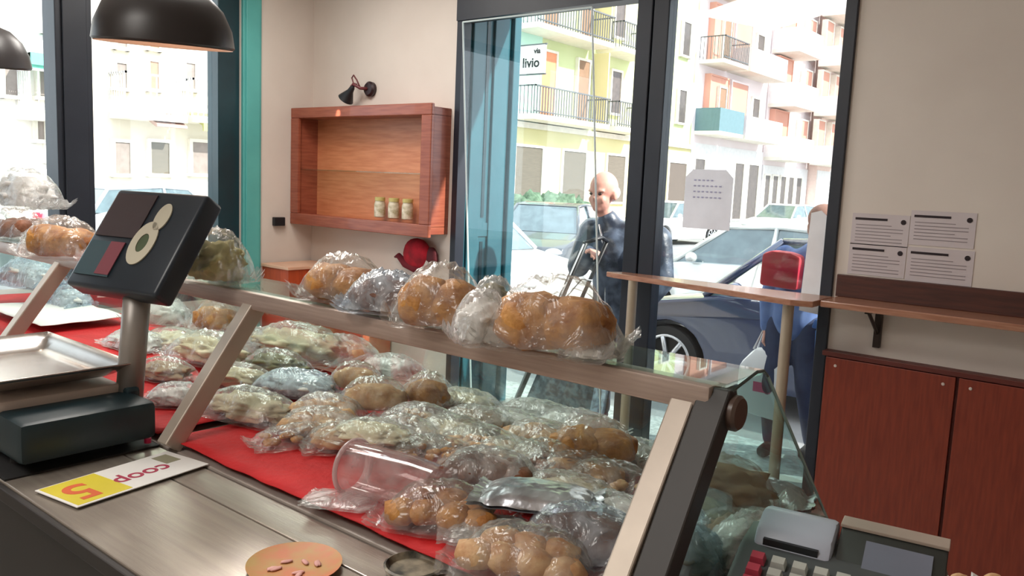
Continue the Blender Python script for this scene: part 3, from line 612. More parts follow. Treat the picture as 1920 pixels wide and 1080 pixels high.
MB().prism([(.150, .10), (.228, .150), (.262, .152), (.262, .10)], 0, .012, .158, .004).build('display_housing', regd, cr, 'auto')
sl = math.atan2(.050, .078)
q = MB(); tt = bmesh.new(); bmesh.ops.create_cube(tt, size=1)
for v in tt.verts: v.co = Vector((v.co.x*.09, v.co.y*.056, v.co.z*.004))
q.add(tt, Matrix.Translation((.095, .192, .1275)) @ Matrix.Rotation(sl, 4, 'X')); q.build('display_window', mat('lcd_grey', (120, 124, 140), .2), cr)
MB().prism([(.229, .151), (.229, .156), (.263, .158), (.263, .150)], 0, .011, .159, .001).build('housing_trim', mat('trim_tan', (166, 150, 138), .4), cr)
keyw = mat('key_pale', (196, 196, 190), .5); keyr = mat('key_red', (196, 70, 90), .5)
ks = math.atan2(.068, .18); kid = 0
for rr in range(5):
    for cc in range(7):
        y = .132-rr*.024; x = -.088+cc*.030; z = .05+(y+.01)*math.tan(ks)+.002
        q = MB(); tt = bmesh.new(); bmesh.ops.create_cube(tt, size=1)
        for v in tt.verts:
            k = .82 if v.co.z > 0 else 1
            v.co = Vector((v.co.x*.022*k, v.co.y*.017*k, v.co.z*.012))
        q.add(tt, Matrix.Translation((x, y, z+.006)) @ Matrix.Rotation(ks, 4, 'X')); q.build('key', keyr if cc == 0 else keyw, cr)
sc_ = thing('side_counter', 'short counter end carrying the cash register beside the display case', 'counter', (0, 0, 0))
MB().box((-.485, .935, ZT-.03), (.5, 1.42, ZT), .003).build('top', steel, sc_)
MB().box((-.48, .95, FZ), (.48, 1.40, ZT-.03)).build('body', mat('dark_brown_board', (34, 26, 22)), sc_)
for i, (px, py) in enumerate(((1805, 1058), (1868, 1058))):
    p = onz(px, py, 1.0)
    k = thing('wrapped_sweet', ['pale wrapped sweet at the bottom edge, nearer the cash register', 'pale wrapped sweet at the bottom edge, farther from the cash register'][i], 'sweet', (p.x, p.y, ZT), .4*i, 'wrapped sweets right of the register')
    MB().blob((0, 0, .016), .035, .028, .034, i, .1).build('centre', crustl, k, True)
    MB().prism([(-.034, -.006), (-.014, 0), (-.034, .010), ], 1, -.006, .006).prism([(.034, -.006), (.014, 0), (.034, .010)], 1, -.006, .006).build('twist', white_m, k).location = (0, 0, .018)

# ------------------------------------------------------------------ outdoors: ground
asph = mat('sunlit_asphalt', (150, 150, 150), .85, var=(132, 132, 134), scale=2)
pave = mat('speckled_pavement', (196, 198, 196), .85, var=(150, 152, 152), scale=30, bump=.2)
MB().box((-60, OY0-.0, G-.3), (30, 5.45, G), 0).box((XL-3.2, -12, G-.3), (XL-.3, OY0, G)).build('pavement', pave, None, False, 'structure')
MB().box((-60, 5.45, G-.5), (30, 150, G-.08)).box((-22, -14, G-.5), (XL-3.2, 5.45, G-.08)).build('street', asph, None, False, 'structure')
MB().box((-24, -14, G-.5), (-17, 150, G+.02)).build('far_pavement', pave, None, False, 'structure')
MB().box((OX0-.06, YF+.08, -.45), (OX1, OY0, G)).build('door_sill', mat('sill_stone', (170, 168, 162), .6), None, False, 'structure')
GS = G-.08
# ------------------------------------------------------------------ cars
tyre = mat('tyre', (30, 30, 32), .8); rimm = mat('alloy', (214, 216, 220), .3, .6); cgl = mat('car_glass', (96, 116, 122), .08, var=(80, 98, 104), coat=1)
redl = mat('tail_red', (226, 40, 70), .3); whl = mat('head_lamp', (226, 232, 236), .1); chrome = mat('chrome', (210, 210, 214), .15, .9)
def car(name, label, loc, rz, paint, L=4.1, Wd=1.74, Hh=1.42, style='hatch', group=None):
    """front towards local -x"""
    o = thing(name, label, 'car', loc, rz, group); R = .31; fx = -L/2+.82; bx = L/2-.72; s = Hh/1.42
    def arch(cx, r): return [(cx+r*math.cos(a*math.pi/8), .30+r*math.sin(a*math.pi/8)) for a in range(0, 9)]
    low = [(L/2-.03, .25), (L/2, .55), (L/2-.06, .9*s), (L/2-.5, .98*s), (0, .95*s), (fx+.45, .92*s), (-L/2+.55, .80*s), (-L/2+.12, .68*s), (-L/2, .5), (-L/2+.04, .25)]
    bot = [(fx-.37, .2)]+arch(fx, .37)[::-1]+[(fx+.37, .2), (bx-.37, .2)]+arch(bx, .37)[::-1]+[(bx+.37, .2)]
    mb = MB(); t = bmesh.new(); poly = low+bot; n = len(poly)
    ys = [(-1, .97), (-.97, 1), (.97, 1), (1, .97)]
    mb.prism(poly, 1, -Wd/2, Wd/2, .035)
    for v in mb.bm.verts:
        if abs(v.co.x) > L/2-.5: v.co.y *= 1-.14*((abs(v.co.x)-L/2+.5)/.5)**2
    mb.build('body', paint, o, 'auto')
    if style == 'hatch': cab = [(fx+.30, .90*s), (-.35*L/4.1, Hh-.04), (.3, Hh), (L/2-.55, Hh-.06), (L/2-.12, .95*s)]
    else: cab = [(fx+.30, .90*s), (-.30*L/4.1, Hh-.04), (.25, Hh), (L/2-1.1, Hh-.05), (L/2-.55, .95*s)]
    def cabin(poly, w0, w1, z0):
        m2 = MB().prism(poly, 1, -1, 1, 0)
        for v in m2.bm.verts:
            k = max(0, min(1, (v.co.z-z0)/(Hh-z0))); v.co.y *= (w0+(w1-w0)*k)/2
        return m2
    cabin(cab, Wd*.93, Wd*.72, .92*s).build('greenhouse', cgl, o)
    rf = [cab[1], cab[2], cab[3], (cab[3][0], cab[3][1]+.03), (cab[2][0], Hh+.035), (cab[1][0], cab[1][1]+.025)]
    m2 = MB().prism(rf, 1, -Wd*.37, Wd*.37, .012); m2.build('roof', paint, o, 'auto')
    m2 = MB()
    for sgn in (-1, 1):
        for (p_, q_) in ((cab[0], cab[1]), (cab[4], cab[3])):
            m2.tube([(p_[0], sgn*Wd*.465, p_[1]), (q_[0], sgn*Wd*.365, q_[1]+.01)], .035, 8)
        m2.tube([(.25, sgn*Wd*.468, .94*s), (.25, sgn*Wd*.365, Hh)], .03, 8)
        m2.tube([(cab[1][0], sgn*Wd*.365, cab[1][1]+.01), (cab[2][0], sgn*Wd*.365, Hh+.01), (cab[3][0], sgn*Wd*.365, cab[3][1]+.01)], .03, 8)
    m2.build('pillars', paint, o, True)
    for sgn in (-1, 1):
        for cx in (fx, bx):
            mx = Matrix.Translation((cx, sgn*(Wd/2-.10), R)) @ Matrix.Rotation(sgn*-math.pi/2, 4, 'X')
            wh = MB().lathe([(.0, -.09), (.25, -.09), (.30, -.08), (R, -.05), (R, .05), (.30, .08), (.235, .085), (.22, .05), (0, .05)], 32, mx).build('wheel', tyre, o, 'auto')
            mr = MB(); mr.lathe([(0, .05), (.06, .075), (.05, .085), (0, .088)], 16, mx)
            for k in range(7):
                a = k*2*math.pi/7
                mr.add_tube = None
                t2 = MB().tube([(.03*math.cos(a), .03*math.sin(a), .07), (.215*math.cos(a), .215*math.sin(a), .08)], .022, 6).bm
                mr.add(t2, mx)
            t2 = MB().tube([(.222*math.cos(k*math.pi/14), .222*math.sin(k*math.pi/14), .08) for k in range(28)], .014, 6, True).bm; mr.add(t2, mx)
            mr.build('rim', rimm, wh, True)
        MB().blob((-L/2+.16, sgn*(Wd/2-.24), .60*s), .34, .34, .15, 1, 0).build('headlight', whl, o, True)
        MB().box((L/2-.16, sgn*(Wd/2-.30), .66*s), (L/2+.0, sgn*(Wd/2-.05), .88*s), .03).build('tail_light', redl, o, 'auto')
        MB().blob((fx+.62, sgn*(Wd/2+.06), .99*s), .14, .16, .13, 2, .05).build('mirror', paint, o, True)
        MB().tube([(.45, sgn*(Wd/2+.012), .80*s), (.62, sgn*(Wd/2+.012), .80*s)], .013, 6).build('door_handle', chrome, o)
    return o
blue = mat('dark_blue_paint', (52, 62, 92), .25, var=(48, 58, 88), coat=1)
silver = mat('silver_paint', (206, 210, 208), .25, .3, coat=1); whitep = mat('white_car_paint', (244, 244, 244), .3, coat=1); dgrey = mat('grey_car_paint', (70, 76, 84), .3, coat=1)
car('parked_car', 'dark blue car parked just outside the right shop window', (-2.15, 7.25, GS), 0, blue, 4.1, 1.78, 1.45)
car('parked_car', 'silver-white car parked behind the dark blue car', (-4.0, 10.3, GS), 0, silver, 4.3, 1.75, 1.40)
car('parked_car', 'overexposed white car whose hood shows beside the teal doorway edge', (-7.9, 8.35, GS), math.pi, whitep, 4.0)
car('parked_car', 'dark grey car with red tail light seen through the leaning glass sheet', (-9.9, 13.4, GS), math.radians(-70)+math.pi, dgrey, 4.0)
car('parked_car', 'grey-white car with red tail light seen above the scale display', (-16.2, 8.3, GS), math.radians(-80), mat('pale_grey_car', (190, 196, 204), .3, coat=1), 4.0)
car('parked_car', 'large silver car at the left edge behind the milky plastic bag', (-10.4, 2.4, GS), math.radians(-88), silver, 4.4, 1.8, 1.72)
fl_ = [(-13.5, 25, whitep, 'white car parked far across the street, just right of the black mullion'), (-12.5, 33, whitep, 'white car far up the street behind the pale window poster'), (-11, 39, dgrey, 'dark car far up the street right of the pale window poster'), (-8, 29, whitep, 'white car parked far behind the silver-white car'), (-7, 41, silver, 'silver car farthest up the street near the shopfronts'), (-4.8, 25, whitep, 'white car far behind, left of the person carrying the shopping bag'), (-3.5, 31, silver, 'distant silver car right of the row of far white cars')]
for x, y, m_, lb in fl_: car('parked_car', lb, (x, y, GS), math.radians(80), m_, 4.1, group='cars parked far up the street')
# ------------------------------------------------------------------ buildings
GL = mat('window_dark', (98, 90, 86), .3, var=(84, 78, 76)); SH = mat('shutter', (112, 104, 92), .6, var=(98, 92, 82), scale=3, stretch=(1, 1, 30)); TRM = mat('stone_trim', (232, 226, 214), .8)
RAIL = mat('railing_grey', (92, 96, 100), .5)
def building(label, FX, y0, y1, colr, H_=22, ground=None, gz=3.7, upper=None):
    o = thing('apartment_building', label, 'building', (FX, y0, G)); o['fx'] = FX
    MB().box((-9, 0, 0), (0, y1-y0, H_)).build('wall', colr, o)
    if ground: MB().box((-8, .02, 0), (.06, y1-y0-.02, gz)).build('ground_floor', ground, o)
    return o
def opening(o, ya, yb, za, zb, m=GL, depth=.10, frame=TRM, name='window'):
    b = o.location; ya -= b.y; yb -= b.y; za -= b.z; zb -= b.z
    q = MB(); f_ = .09
    q.box((.0, ya-f_, za-f_), (depth+.04, ya, zb+f_)).box((.0, yb, za-f_), (depth+.04, yb+f_, zb+f_)).box((.0, ya, zb), (depth+.04, yb, zb+f_)).box((.0, ya-f_*1.5, za-f_), (depth+.1, yb+f_*1.5, za))
    w_ = q.build(name, frame, o)
    MB().box((.0, ya, za), (depth, yb, zb)).build('pane', m, w_)
def balcony(o, ya, yb, z, dep=1.2, solid=None, rail=RAIL, slab=TRM, hr=1.0):
    b = o.location; ya -= b.y; yb -= b.y; z -= b.z
    bl = MB().box((0, ya, z-.18), (dep, yb, z)).build('balcony', slab, o)
    q = MB()
    if solid: q.box((dep-.08, ya, z), (dep, yb, z+hr)).box((0, ya, z), (dep-.08, ya+.08, z+hr)).box((0, yb-.08, z), (dep-.08, yb, z+hr)); q.build('parapet', solid, bl)
    else:
        q.box((dep-.06, ya, z+hr-.05), (dep, yb, z+hr)).box((dep-.06, ya, z+.08), (dep, yb, z+.12)).box((0, ya, z+hr-.05), (dep, ya+.05, z+hr)).box((0, yb-.05, z+hr-.05), (dep, yb, z+hr))
        n_ = int((yb-ya)/.16)
        for k in range(n_+1): yy = ya+(yb-ya)*k/max(1, n_); q.box((dep-.05, yy-.012, z), (dep-.02, yy+.012, z+hr))
        for k in range(7): q.box((k*dep/7, ya, z), (k*dep/7+.024, ya+.024, z+hr))
        q.build('railing', rail, bl)
yel = mat('yellow_render', (218, 210, 162), .9, var=(210, 202, 152), scale=.6); ygr = mat('yellow_green_render', (208, 214, 166), .9, var=(200, 208, 158), scale=.6)
mint = mat('mint_render', (190, 226, 208), .9, scale=.6); pinkw = mat('pink_white_render', (232, 220, 220), .9, var=(226, 212, 212), scale=.5); salm = mat('salmon_render', (214, 160, 140), .9, var=(206, 150, 132), scale=.5)
crm = mat('cream_render', (238, 230, 214), .9, var=(232, 222, 206), scale=.5); tealaw = mat('teal_awning', (104, 132, 140), .8)
def Yx(px, FX): return onx(px, 300, FX).y
FX = -19
A = building('yellow-green apartment block with dark balcony railings across the street', FX, Yx(905, FX), Yx(1292, FX), ygr, 24, yel, 3.85)
ax = Yx(905, FX)
MB().box((.0, 0.02, 3.87), (.10, Yx(1003, FX)-ax, 24)).build('mint_panel', mint, A)
for pa, pb in ((962, 1012), (1052, 1094), (1135, 1168)): opening(A, Yx(pa, FX), Yx(pb, FX), 1.0, 2.95, SH)
opening(A, Yx(1252, FX), Yx(1284, FX), .0, 2.9, mat('door_brown', (104, 92, 84), .6), name='doorway')
brn = mat('brown_shade', (150, 118, 96), .8); orc = mat('orange_curtain', (232, 150, 112), .8)
MB().box((0, 0, 3.75), (.25, Yx(1292, FX)-ax, 3.95)).build('string_course', TRM, A)
for fl0 in (4.1, 7.2, 10.3):
    opening(A, Yx(1003, FX), Yx(1030, FX), fl0, fl0+2.4, brn if fl0 != 4.1 else orc, name='balcony_door')
    opening(A, Yx(1072, FX), Yx(1092, FX), fl0, fl0+2.4, brn, name='balcony_door')
    opening(A, Yx(1135, FX), Yx(1152, FX), fl0+.6, fl0+2.3, GL)
    balcony(A, Yx(1000, FX)-1.6, Yx(1092, FX), fl0-.05, 1.2)
    balcony(A, Yx(1108, FX), Yx(1170, FX), fl0-.05, 1.2)
    opening(A, Yx(1262, FX), Yx(1275, FX), fl0+.7, fl0+2.2, GL)
    MB().box((0, Yx(1100, FX)-ax, fl0), (.8, Yx(1102, FX)-ax, fl0+2.9)).build('pilaster', yel, A)
Bd = building('pink-white apartment block with salmon recesses and a teal balcony screen', FX, Yx(1292, FX), Yx(1428, FX), pinkw, 26, mat('pale_shopfront', (226, 224, 224), .8), 4.1)
for k, fl0 in enumerate((4.6, 8.0, 11.4, 14.8)):
    opening(Bd, Yx(1312, FX), Yx(1345, FX), fl0, fl0+2.7, salm, .3, salm, 'recess')
    opening(Bd, Yx(1352, FX), Yx(1382, FX), fl0, fl0+2.7, salm, .3, pinkw, 'recess')
    opening(Bd, Yx(1326, FX), Yx(1338, FX), fl0, fl0+2.2, brn, .42, TRM, 'balcony_door')
    opening(Bd, Yx(1400, FX), Yx(1412, FX), fl0+.6, fl0+2.2, GL)
    balcony(Bd, Yx(1298, FX), Yx(1345, FX), fl0-.05, 1.3, solid=tealaw if k == 0 else None, hr=1.1)
    balcony(Bd, Yx(1350, FX), Yx(1420, FX), fl0-.05, 1.3, solid=pinkw)
for pa, pb in ((1300, 1318), (1376, 1392), (1402, 1420)): opening(Bd, Yx(pa, FX), Yx(pb, FX), .2, 3.2, GL, name='shop_window')
Cd = building('tall pink-white block with stacked rounded balconies far up the street', FX, Yx(1430, FX), Yx(1515, FX), pinkw, 30, mat('pale_shopfront', (226, 224, 224)), 3.4)
for fl0 in (3.8, 6.8, 9.8, 12.8, 15.8):
    opening(Cd, Yx(1437, FX), Yx(1462, FX), fl0, fl0+2.6, salm, .3, salm, 'recess')
    opening(Cd, Yx(1488, FX), Yx(1500, FX), fl0+.2, fl0+2.4, salm, .3, TRM, 'window')
    balcony(Cd, Yx(1431, FX), Yx(1474, FX), fl0-.05, 1.6, solid=mat('white_parapet', (238, 232, 232), .8), hr=1.15)
for k in range(5): opening(Cd, Yx(1434+k*15, FX), Yx(1443+k*15, FX), .3, 2.7, GL, name='shop_window')
Dd = building('far peach-coloured block with grey canopies, last in the street', -18.4, Yx(1516, FX), 120, mat('peach_render', (236, 210, 200), .9), 30, mat('pale_shopfront', (226, 224, 224)), 3.4)
for fl0 in (3.8, 6.8, 9.8, 12.8, 15.8):
    for pa, pb in ((1520, 1532), (1545, 1556), (1567, 1575)):
        opening(Dd, Yx(pa, -18.4), Yx(pb, -18.4), fl0, fl0+2.5, salm, .3, TRM, 'window')
    balcony(Dd, Yx(1518, -18.4), Yx(1560, -18.4), fl0-.05, 1.4, solid=pinkw)
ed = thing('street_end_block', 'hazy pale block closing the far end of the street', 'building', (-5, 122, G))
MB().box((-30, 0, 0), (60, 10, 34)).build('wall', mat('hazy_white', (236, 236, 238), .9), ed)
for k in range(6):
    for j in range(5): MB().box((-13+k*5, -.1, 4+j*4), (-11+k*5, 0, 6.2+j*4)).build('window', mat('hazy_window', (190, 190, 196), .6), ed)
# buildings behind the left window
FL = -22
def rect(o, a, b, c__, d, m=GL, name='window', dep=.1): 
    p_ = onx(a, b, FL); q_ = onx(c__, d, FL); opening(o, min(p_.y, q_.y), max(p_.y, q_.y), q_.z, p_.z, m, dep, name=name)
L1 = building('cream low block with brown and olive awnings seen past the pendant lamp', FL, onx(140, 200, FL).y, Yx(640, FL)-4, crm, 20)
faint = mat('faint_window', (150, 138, 132), .6, var=(138, 126, 120)); fbrown = mat('faint_brown_door', (168, 132, 110), .7)
rect(L1, 215, 118, 234, 166, faint); rect(L1, 277, 115, 294, 168, fbrown, 'balcony_door'); rect(L1, 345, 118, 362, 168, faint); rect(L1, 400, 118, 415, 168, faint)
rect(L1, 215, 50, 234, 90, faint); rect(L1, 277, 40, 294, 92, fbrown, 'balcony_door')
for a, c__ in ((212, 241), (279, 314), (357, 393), (430, 460)): rect(L1, a, 266, c__, 326, SH if a == 279 else faint, 'shop_window')
def awn(o, a, b, c__, d, m):
    p_ = onx(a, b, FL); q_ = onx(c__, d, FL); yb = o.location
    MB().prism([(0, p_.z-G), (.9, p_.z-G-.35), (.9, q_.z-G), (.84, q_.z-G), (.82, p_.z-G-.42), (0, p_.z-G-.08)], 1, p_.y-yb.y, q_.y-yb.y).build('awning', m, o)
awn(L1, 263, 208, 320, 242, mat('brown_awning', (188, 156, 146), .9)); awn(L1, 350, 208, 402, 250, mat('olive_awning', (190, 190, 128), .9))
p_ = onx(205, 205, FL); q_ = onx(320, 212, FL); balcony(L1, p_.y, q_.y, p_.z-.05, .9, rail=mat('pale_railing', (210, 206, 204), .6))
q_ = onx(330, 205, FL); balcony(L1, q_.y, q_.y+2.6, p_.z, .9, rail=mat('pale_railing', (210, 206, 204)))
L2 = building('white block with a teal striped balcony awning at the left edge', FL, 1.0, onx(140, 200, FL).y-.02, mat('white_render', (244, 238, 232), .9), 20)
rect(L2, 70, 115, 84, 182, faint); rect(L2, 88, 112, 103, 184, fbrown, 'balcony_door'); rect(L2, 66, 212, 82, 262, faint, 'window'); rect(L2, 5, 120, 30, 180, faint)
rect(L2, 86, 222, 104, 300, fbrown, 'doorway'); rect(L2, 80, 20, 98, 60, faint)
awn(L2, 30, 96, 106, 112, mat('mint_awning', (120, 200, 180), .8)); p_ = onx(30, 210, FL); q_ = onx(108, 210, FL); balcony(L2, p_.y, q_.y, p_.z, .9, rail=mat('pale_railing', (210, 206, 204)))
# projecting street sign
p_ = onx(998, 100, FX)
zs0, zs1 = onx(998, 136, FX+1.0).z, onx(998, 82, FX+1.0).z
sp = onx(995, 110, FX+.7)
sgn = thing('projecting_sign', 'white projecting sign lettered via livio on the mint wall panel', 'sign', (FX+.1, sp.y, (zs0+zs1)/2))
MB().box((0, -.05, -(zs1-zs0)/2), (1.25, .05, (zs1-zs0)/2), .01).build('board', white_m, sgn)
MB().box((.0, -.03, (zs1-zs0)/2), (1.3, .03, (zs1-zs0)/2+.05)).box((0, -.03, -(zs1-zs0)/2-.05), (1.3, .03, -(zs1-zs0)/2)).build('bracket', RAIL, sgn)
inkb = mat('black_ink', (30, 30, 34), .7)
textmesh('lettering', 'via', .26, inkb, sgn, (.92, -.055, .28), (math.pi/2, 0, 0), .004, bold=.008)
textmesh('lettering', 'livio', .46, inkb, sgn, (.66, -.055, -.12), (math.pi/2, 0, 0), .004, bold=.010)
# hedge
hb = MB(); hr = random.Random(3)
h0 = onx(950, 378, -15); h1 = onx(1092, 378, -15)
for k in range(60):
    f_ = k/59; y = h0.y+(h1.y-h0.y)*f_
    hb.blob((-15+hr.uniform(-.3, .3), y,   .25+hr.uniform(-.1, .35)), .9, .8, 1.5, k, .5, 3, 0, 2)
tag(hb.build('hedge', mat('hedge_green', (104, 128, 104), .9, var=(64, 88, 66), scale=8), None, True, 'stuff'), 'green hedge across the street below the shuttered windows', 'hedge')
# ------------------------------------------------------------------ people
skin = mat('skin', (222, 168, 152), .55, var=(212, 156, 140), scale=8); jack = mat('dark_jacket', (84, 96, 114), .36, var=(40, 48, 62), scale=9, bump=.6, bscale=14, lo=.4, hi=.6)
def cap(mb, a, b, ra, rb):
    mb.tube([a, b], [ra, rb], 14)
    for p_, r_ in ((a, ra), (b, rb)):
        t = bmesh.new(); bmesh.ops.create_icosphere(t, subdivisions=2, radius=r_); mb.add(t, Matrix.Translation(Vector(p_)))
def fuse(o, vox, sm=3):
    m_ = o.modifiers.new('remesh', 'REMESH'); m_.mode = 'VOXEL'; m_.voxel_size = vox; m_.use_smooth_shade = True
    m_ = o.modifiers.new('smooth', 'SMOOTH'); m_.iterations = sm; m_.factor = .6
def chain(mb, pts, rs, flat=None):
    for i in range(len(pts)-1): cap(mb, pts[i], pts[i+1], rs[i], rs[i+1])
def hand(mb, wrist, d, palm_n, curl=.5, s=1.0):
    d = Vector(d).normalized(); n = Vector(palm_n).normalized(); side = d.cross(n).normalized(); wv = Vector(wrist)
    for k in range(-2, 3): cap(mb, wv+side*k*.008*s, wv+d*.085*s+side*k*.018*s, .014*s, .012*s)
    for k, ln in zip((-1.5, -.5, .5, 1.5), (.066, .078, .072, .055)):
        p0_ = wv+d*.085*s+side*k*.023*s; pts = [p0_]; a = 0
        for seg in (.45, .32, .23):
            a += curl; pts.append(pts[-1]+(d*math.cos(a)+n*math.sin(a))*ln*seg*s*1.1)
        chain(mb, pts, [.0095*s, .009*s, .0085*s, .0075*s])
    t0 = wv+d*.025*s-side*.024*s; t1 = t0+(d*.6-side*.7+n*.3).normalized()*.042*s; t2 = t1+(d*.8+n*.5).normalized()*.03*s
    chain(mb, [t0, t1, t2], [.013*s, .011*s, .009*s])
def head(root, mb, base, fwd, s, hairm, hair, tilt=0):
    """base: top of neck; adds skull, jaw, nose, ears to mb; hair and eyes as children"""
    f_ = Vector(fwd).normalized(); l_ = Vector((0, 0, 1)).cross(f_).normalized(); u_ = f_.cross(l_)
    R = Matrix((f_, l_, u_)).transposed().to_4x4(); R.translation = Vector(base)
    T = R @ Matrix.Rotation(tilt, 4, 'Y') @ Matrix.Scale(s, 4)
    def el(m_, c_, r_, sub=3):
        t = bmesh.new(); bmesh.ops.create_icosphere(t, subdivisions=sub, radius=1)
        m_.add(t, T @ Matrix.Translation(Vector(c_)) @ Matrix.Diagonal((*r_, 1)))
    el(mb, (-.005, 0, .125), (.098, .078, .098)); el(mb, (.03, 0, .06), (.066, .06, .078)); el(mb, (.058, 0, .012), (.032, .03, .026))
    el(mb, (.092, 0, .075), (.020, .013, .026), 2); el(mb, (.084, 0, .098), (.012, .010, .026), 2)
    el(mb, (.078, .03, .112), (.018, .028, .010), 2); el(mb, (.078, -.03, .112), (.018, .028, .010), 2)
    el(mb, (.066, .035, .06), (.022, .022, .024), 2); el(mb, (.066, -.035, .06), (.022, .022, .024), 2)
    el(mb, (.084, 0, .034), (.012, .024, .006), 2); el(mb, (.082, 0, .024), (.012, .020, .007), 2)
    for sg_ in (-1, 1):
        el(mb, (-.002, sg_*.080, .085), (.022, .010, .034), 2)
        e = MB(); el(e, (.082, sg_*.030, .095), (.010, .013, .009), 2); e.build('eye', mat('eye_dark', (60, 44, 42), .3), root, True)
    h_ = MB()
    if hair == 'fringe':
        el(h_, (-.030, 0, .098), (.082, .0835, .060))
    else:
        el(h_, (-.02, 0, .135), (.104, .088, .098)); el(h_, (-.05, 0, .07), (.06, .078, .08))
    o_ = h_.build('hair', hairm, root, True); fuse(o_, .007, 2)
# man outside, beside the black mullion
mr_ = thing('person', 'bald person in a dark jacket standing outside by the black mullion', 'person', (-3.06, 4.98, G))
hipz = .93
J = dict(pel=(.02, .05, .96), ch=(-.02, 0, 1.30), nk=(-.09, -.05, 1.50), hb=(-.11, -.08, 1.565))
body = MB()
cap(body, J['pel'], J['ch'], .12, .13); cap(body, J['ch'], J['nk'], .10, .062); cap(body, J['nk'], J['hb'], .058, .055)
shL, shR = (-.24, .0, 1.40), (.28, .02, 1.38)
elL, elR = (-.31, -.06, 1.14), (.36, -.02, 1.10)
wrL, wrR = (-.10, -.24, 1.27), (.30, -.14, .93)
for sh, el_, wr in ((shL, elL, wrL), (shR, elR, wrR)): cap(body, (0, 0, 1.40), sh, .07, .058); chain(body, [sh, el_, wr], [.055, .045, .03])
hand(body, wrL, (.5, -.3, .1), (0, -.3, -1), .6); hand(body, wrR, (0, -.2, -1), (-1, 0, 0), .35)
for sx, kx in ((-.10, -.12), (.12, .14)): chain(body, [(sx, .05, .92), (kx, .0, .50), (kx, .05, .09)], [.088, .058, .045]); cap(body, (kx, .05, .06), (kx, -.12, .04), .042, .035)
head(mr_, body, J['hb'], (-.02, -1, -.05), 1.2, mat('white_hair', (226, 216, 212), .8), 'fringe')
bo = body.build('body', skin, mr_, True); fuse(bo, .009, 2)
jk = MB(); cap(jk, (.02, .04, .84), (-.02, 0, 1.28), .205, .19)
cap(jk, (-.10, 0, 1.30), (.08, .02, 1.30), .14, .14); cap(jk, (-.14, .0, 1.40), (.12, .02, 1.39), .10, .10); cap(jk, (-.07, -.02, 1.42), J['nk'], .11, .075)
for sh, el_, wr in ((shL, elL, wrL), (shR, elR, wrR)): chain(jk, [sh, el_, tuple(Vector(el_).lerp(Vector(wr), .92))], [.105, .085, .058])
jo = jk.build('jacket', jack, mr_, True); fuse(jo, .014, 3)
MB().tube([(-.10, -.13, 1.46), (-.03, -.17, 1.30), (0, -.165, 1.05), (.01, -.16, .84)], .008, 6).build('zip', chrome, mr_, True)
tr_ = MB()
for sx, kx in ((-.10, -.12), (.12, .14)): chain(tr_, [(sx, .05, .90), (kx, .0, .50), (kx, .05, .10)], [.125, .09, .075])
cap(tr_, (-.06, .05, .9), (.09, .05, .9), .14, .14); to = tr_.build('trousers', mat('dark_trousers', (28, 36, 58), .8, var=(22, 28, 46), scale=10), mr_, True); fuse(to, .014, 3)
for kx in (-.12, .14):
    q = MB(); cap(q, (kx, .07, .05), (kx, -.13, .045), .055, .045); so = q.build('shoe', darkm, mr_, True); fuse(so, .01, 2)
# folding trolley held by the man
tl_ = thing('shopping_trolley', 'black folding shopping trolley with grey patterned bag held by the bald person', 'trolley', (-3.2, 4.42, 0))
q = MB()
for dy in (-.0, .26):
    q.tube([(.22, dy, 1.24), (-.33, dy, 0.0)], .021 if dy == 0 else .014, 8)
q.tube([(.22, 0, 1.24), (.26, .13, 1.27), (.22, .26, 1.24)], .014, 8); q.tube([(-.33, 0, .02), (-.05, 0, -.06), (.25, 0, -.06)], .012, 8); q.tube([(-.33, .26, .02), (-.05, .26, -.06), (.25, .26, -.06)], .012, 8)
q.build('frame', blackp, tl_, True)
MB().tube([(.22, -.02, 1.23), (-.33, -.02, 0.01)], .006, 6).tube([(.0, -.02, .75), (.22, -.02, 1.0), (.3, -.02, 1.0)], .005, 6).build('strap', mat('pale_strap', (210, 214, 220), .5), tl_, True)
mb = MB().prism([(-.27, .04), (.30, .0), (.36, .42), (.28, .62), (-.02, .62)], 1, .02, .24, .04)
mb.build('bag', mat('mottled_fabric', (112, 128, 140), .8, var=(58, 70, 84), scale=22, lo=.42, hi=.58), tl_, 'auto')
for dy in (-.03, .29):
    MB().lathe([(0, -.015), (.06, -.015), (.07, 0), (.06, .015), (0, .015)], 20, Matrix.Translation((-.24, dy, -.05)) @ Matrix.Rotation(math.pi/2, 4, 'X')).build('wheel', tyre, tl_, 'auto')
bn = thing('street_bin', 'bright blue street bin standing outside beside the right window frame', 'bin', (-1.53, 5.15, G))
MB().prism([(-.10, 0), (.12, 0), (.15, .92), (-.13, .92)], 1, -.14, .14, .02).build('body', mat('bin_blue', (70, 132, 206), .5, var=(58, 116, 188)), bn, 'auto')
MB().prism([(-.15, .92), (.17, .92), (.15, .98), (-.13, .98)], 1, -.16, .16, .015).build('lid', mat('bin_lid', (44, 92, 160), .5), bn, 'auto')
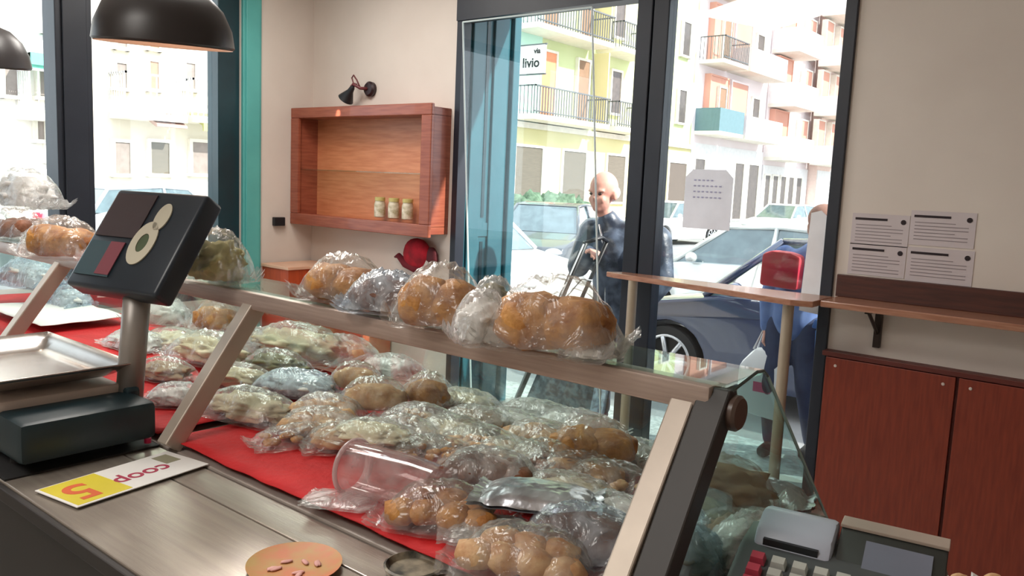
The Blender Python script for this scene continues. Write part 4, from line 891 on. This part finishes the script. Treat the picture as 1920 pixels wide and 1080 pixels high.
# person with shopping bag
pr = thing('person', 'person in blue top with a red bag passing outside the right window', 'person', (-1.86, 5.22, G))
body = MB(); P = lambda x, y, z: (x, y, z)
J2 = dict(pel=(-.02, 0, .90), ch=(.02, 0, 1.20), nk=(.10, 0, 1.40), hb=(.13, 0, 1.45))
cap(body, J2['pel'], J2['ch'], .11, .11); cap(body, J2['ch'], J2['nk'], .09, .05); cap(body, J2['nk'], J2['hb'], .048, .046)
A1 = [((-.10, 0, 1.33), (-.18, -.02, 1.05), (-.16, -.06, .84)), ((.17, 0, 1.33), (.26, -.10, 1.16), (.20, -.14, 1.40))]
for sh, e_, w_ in A1: cap(body, (.04, 0, 1.32), sh, .055, .05); chain(body, [sh, e_, w_], [.048, .038, .026])
hand(body, A1[0][2], (0, -.05, -1), (1, 0, 0), .7, .95); hand(body, A1[1][2], (-.1, -.1, 1), (-1, 0, 0), .7, .95)
for sx, kx, ky, ax_, ay in ((-.09, -.10, -.05, -.10, .05), (.09, .10, .06, .12, .20)): chain(body, [(sx, 0, .88), (kx, ky, .48), (ax_, ay, .08)], [.08, .055, .042]); cap(body, (ax_, ay, .05), (ax_, ay-.14, .035), .038, .03)
head(pr, body, J2['hb'], (.5, .85, -.1), .98, mat('brown_hair', (150, 110, 96), .8), 'full')
bo = body.build('body', skin, pr, True); fuse(bo, .009, 2)
q = MB(); cap(q, (0, 0, .92), (.02, 0, 1.18), .15, .15); cap(q, (-.05, 0, 1.28), (.11, 0, 1.30), .10, .10); cap(q, (.03, 0, 1.30), J2['nk'], .10, .062)
for sh, e_, w_ in A1: chain(q, [sh, e_, tuple(Vector(e_).lerp(Vector(w_), .9))], [.075, .058, .042])
o_ = q.build('jumper', mat('blue_jumper', (104, 128, 176), .85, var=(84, 108, 160), scale=12), pr, True); fuse(o_, .014, 3)
q = MB()
for sx, kx, ky, ax_, ay in ((-.09, -.10, -.05, -.10, .05), (.09, .10, .06, .12, .20)): chain(q, [(sx, 0, .88), (kx, ky, .48), (ax_, ay, .10)], [.11, .08, .065])
o_ = q.build('jeans', mat('blue_jeans', (54, 66, 98), .85, var=(40, 50, 80), scale=10), pr, True); fuse(o_, .014, 3)
for ax_, ay in ((-.10, .05), (.12, .20)):
    q = MB(); cap(q, (ax_, ay+.02, .045), (ax_, ay-.15, .04), .05, .042); o_ = q.build('shoe', darkm, pr, True); fuse(o_, .01, 2)
rb = tag(MB().prism([(-.125, -.10), (.12, -.11), (.125, .10), (.06, .12), (-.06, .125), (-.12, .10)], 1, -.05, .05, .02).build('shoulder_bag', mat('crimson_bag', (204, 40, 66), .6, var=(186, 56, 60), scale=12), None, 'auto'), 'red bag carried at the back of the person in blue', 'bag')
rb.location = (-1.90, 5.03, 1.13)
q = MB(); q.prism([(-.13, -.34), (.12, -.36), (.14, -.12), (.05, .0), (-.04, .0), (-.13, -.10)], 1, -.05, .05, .03)
for dy in (-.03, .03): q.tube([(-.05, dy, -.01), (-.01, dy*.4, .10), (.04, dy, -.01)], .007, 6)
pb = thing('shopping_bag', 'white plastic shopping bag with pink print hanging from the hand of the person in blue', 'bag', (-2.02, 5.16, .60)); pb.scale = (1.2, 1.1, 1.3)
q.build('bag', mat('white_plastic', (240, 240, 244), .5), pb, 'auto')
MB().box((-.03, -.052, -.22), (.07, -.049, -.17)).build('pink_print', mat('pink_print', (226, 90, 140), .6), pb)
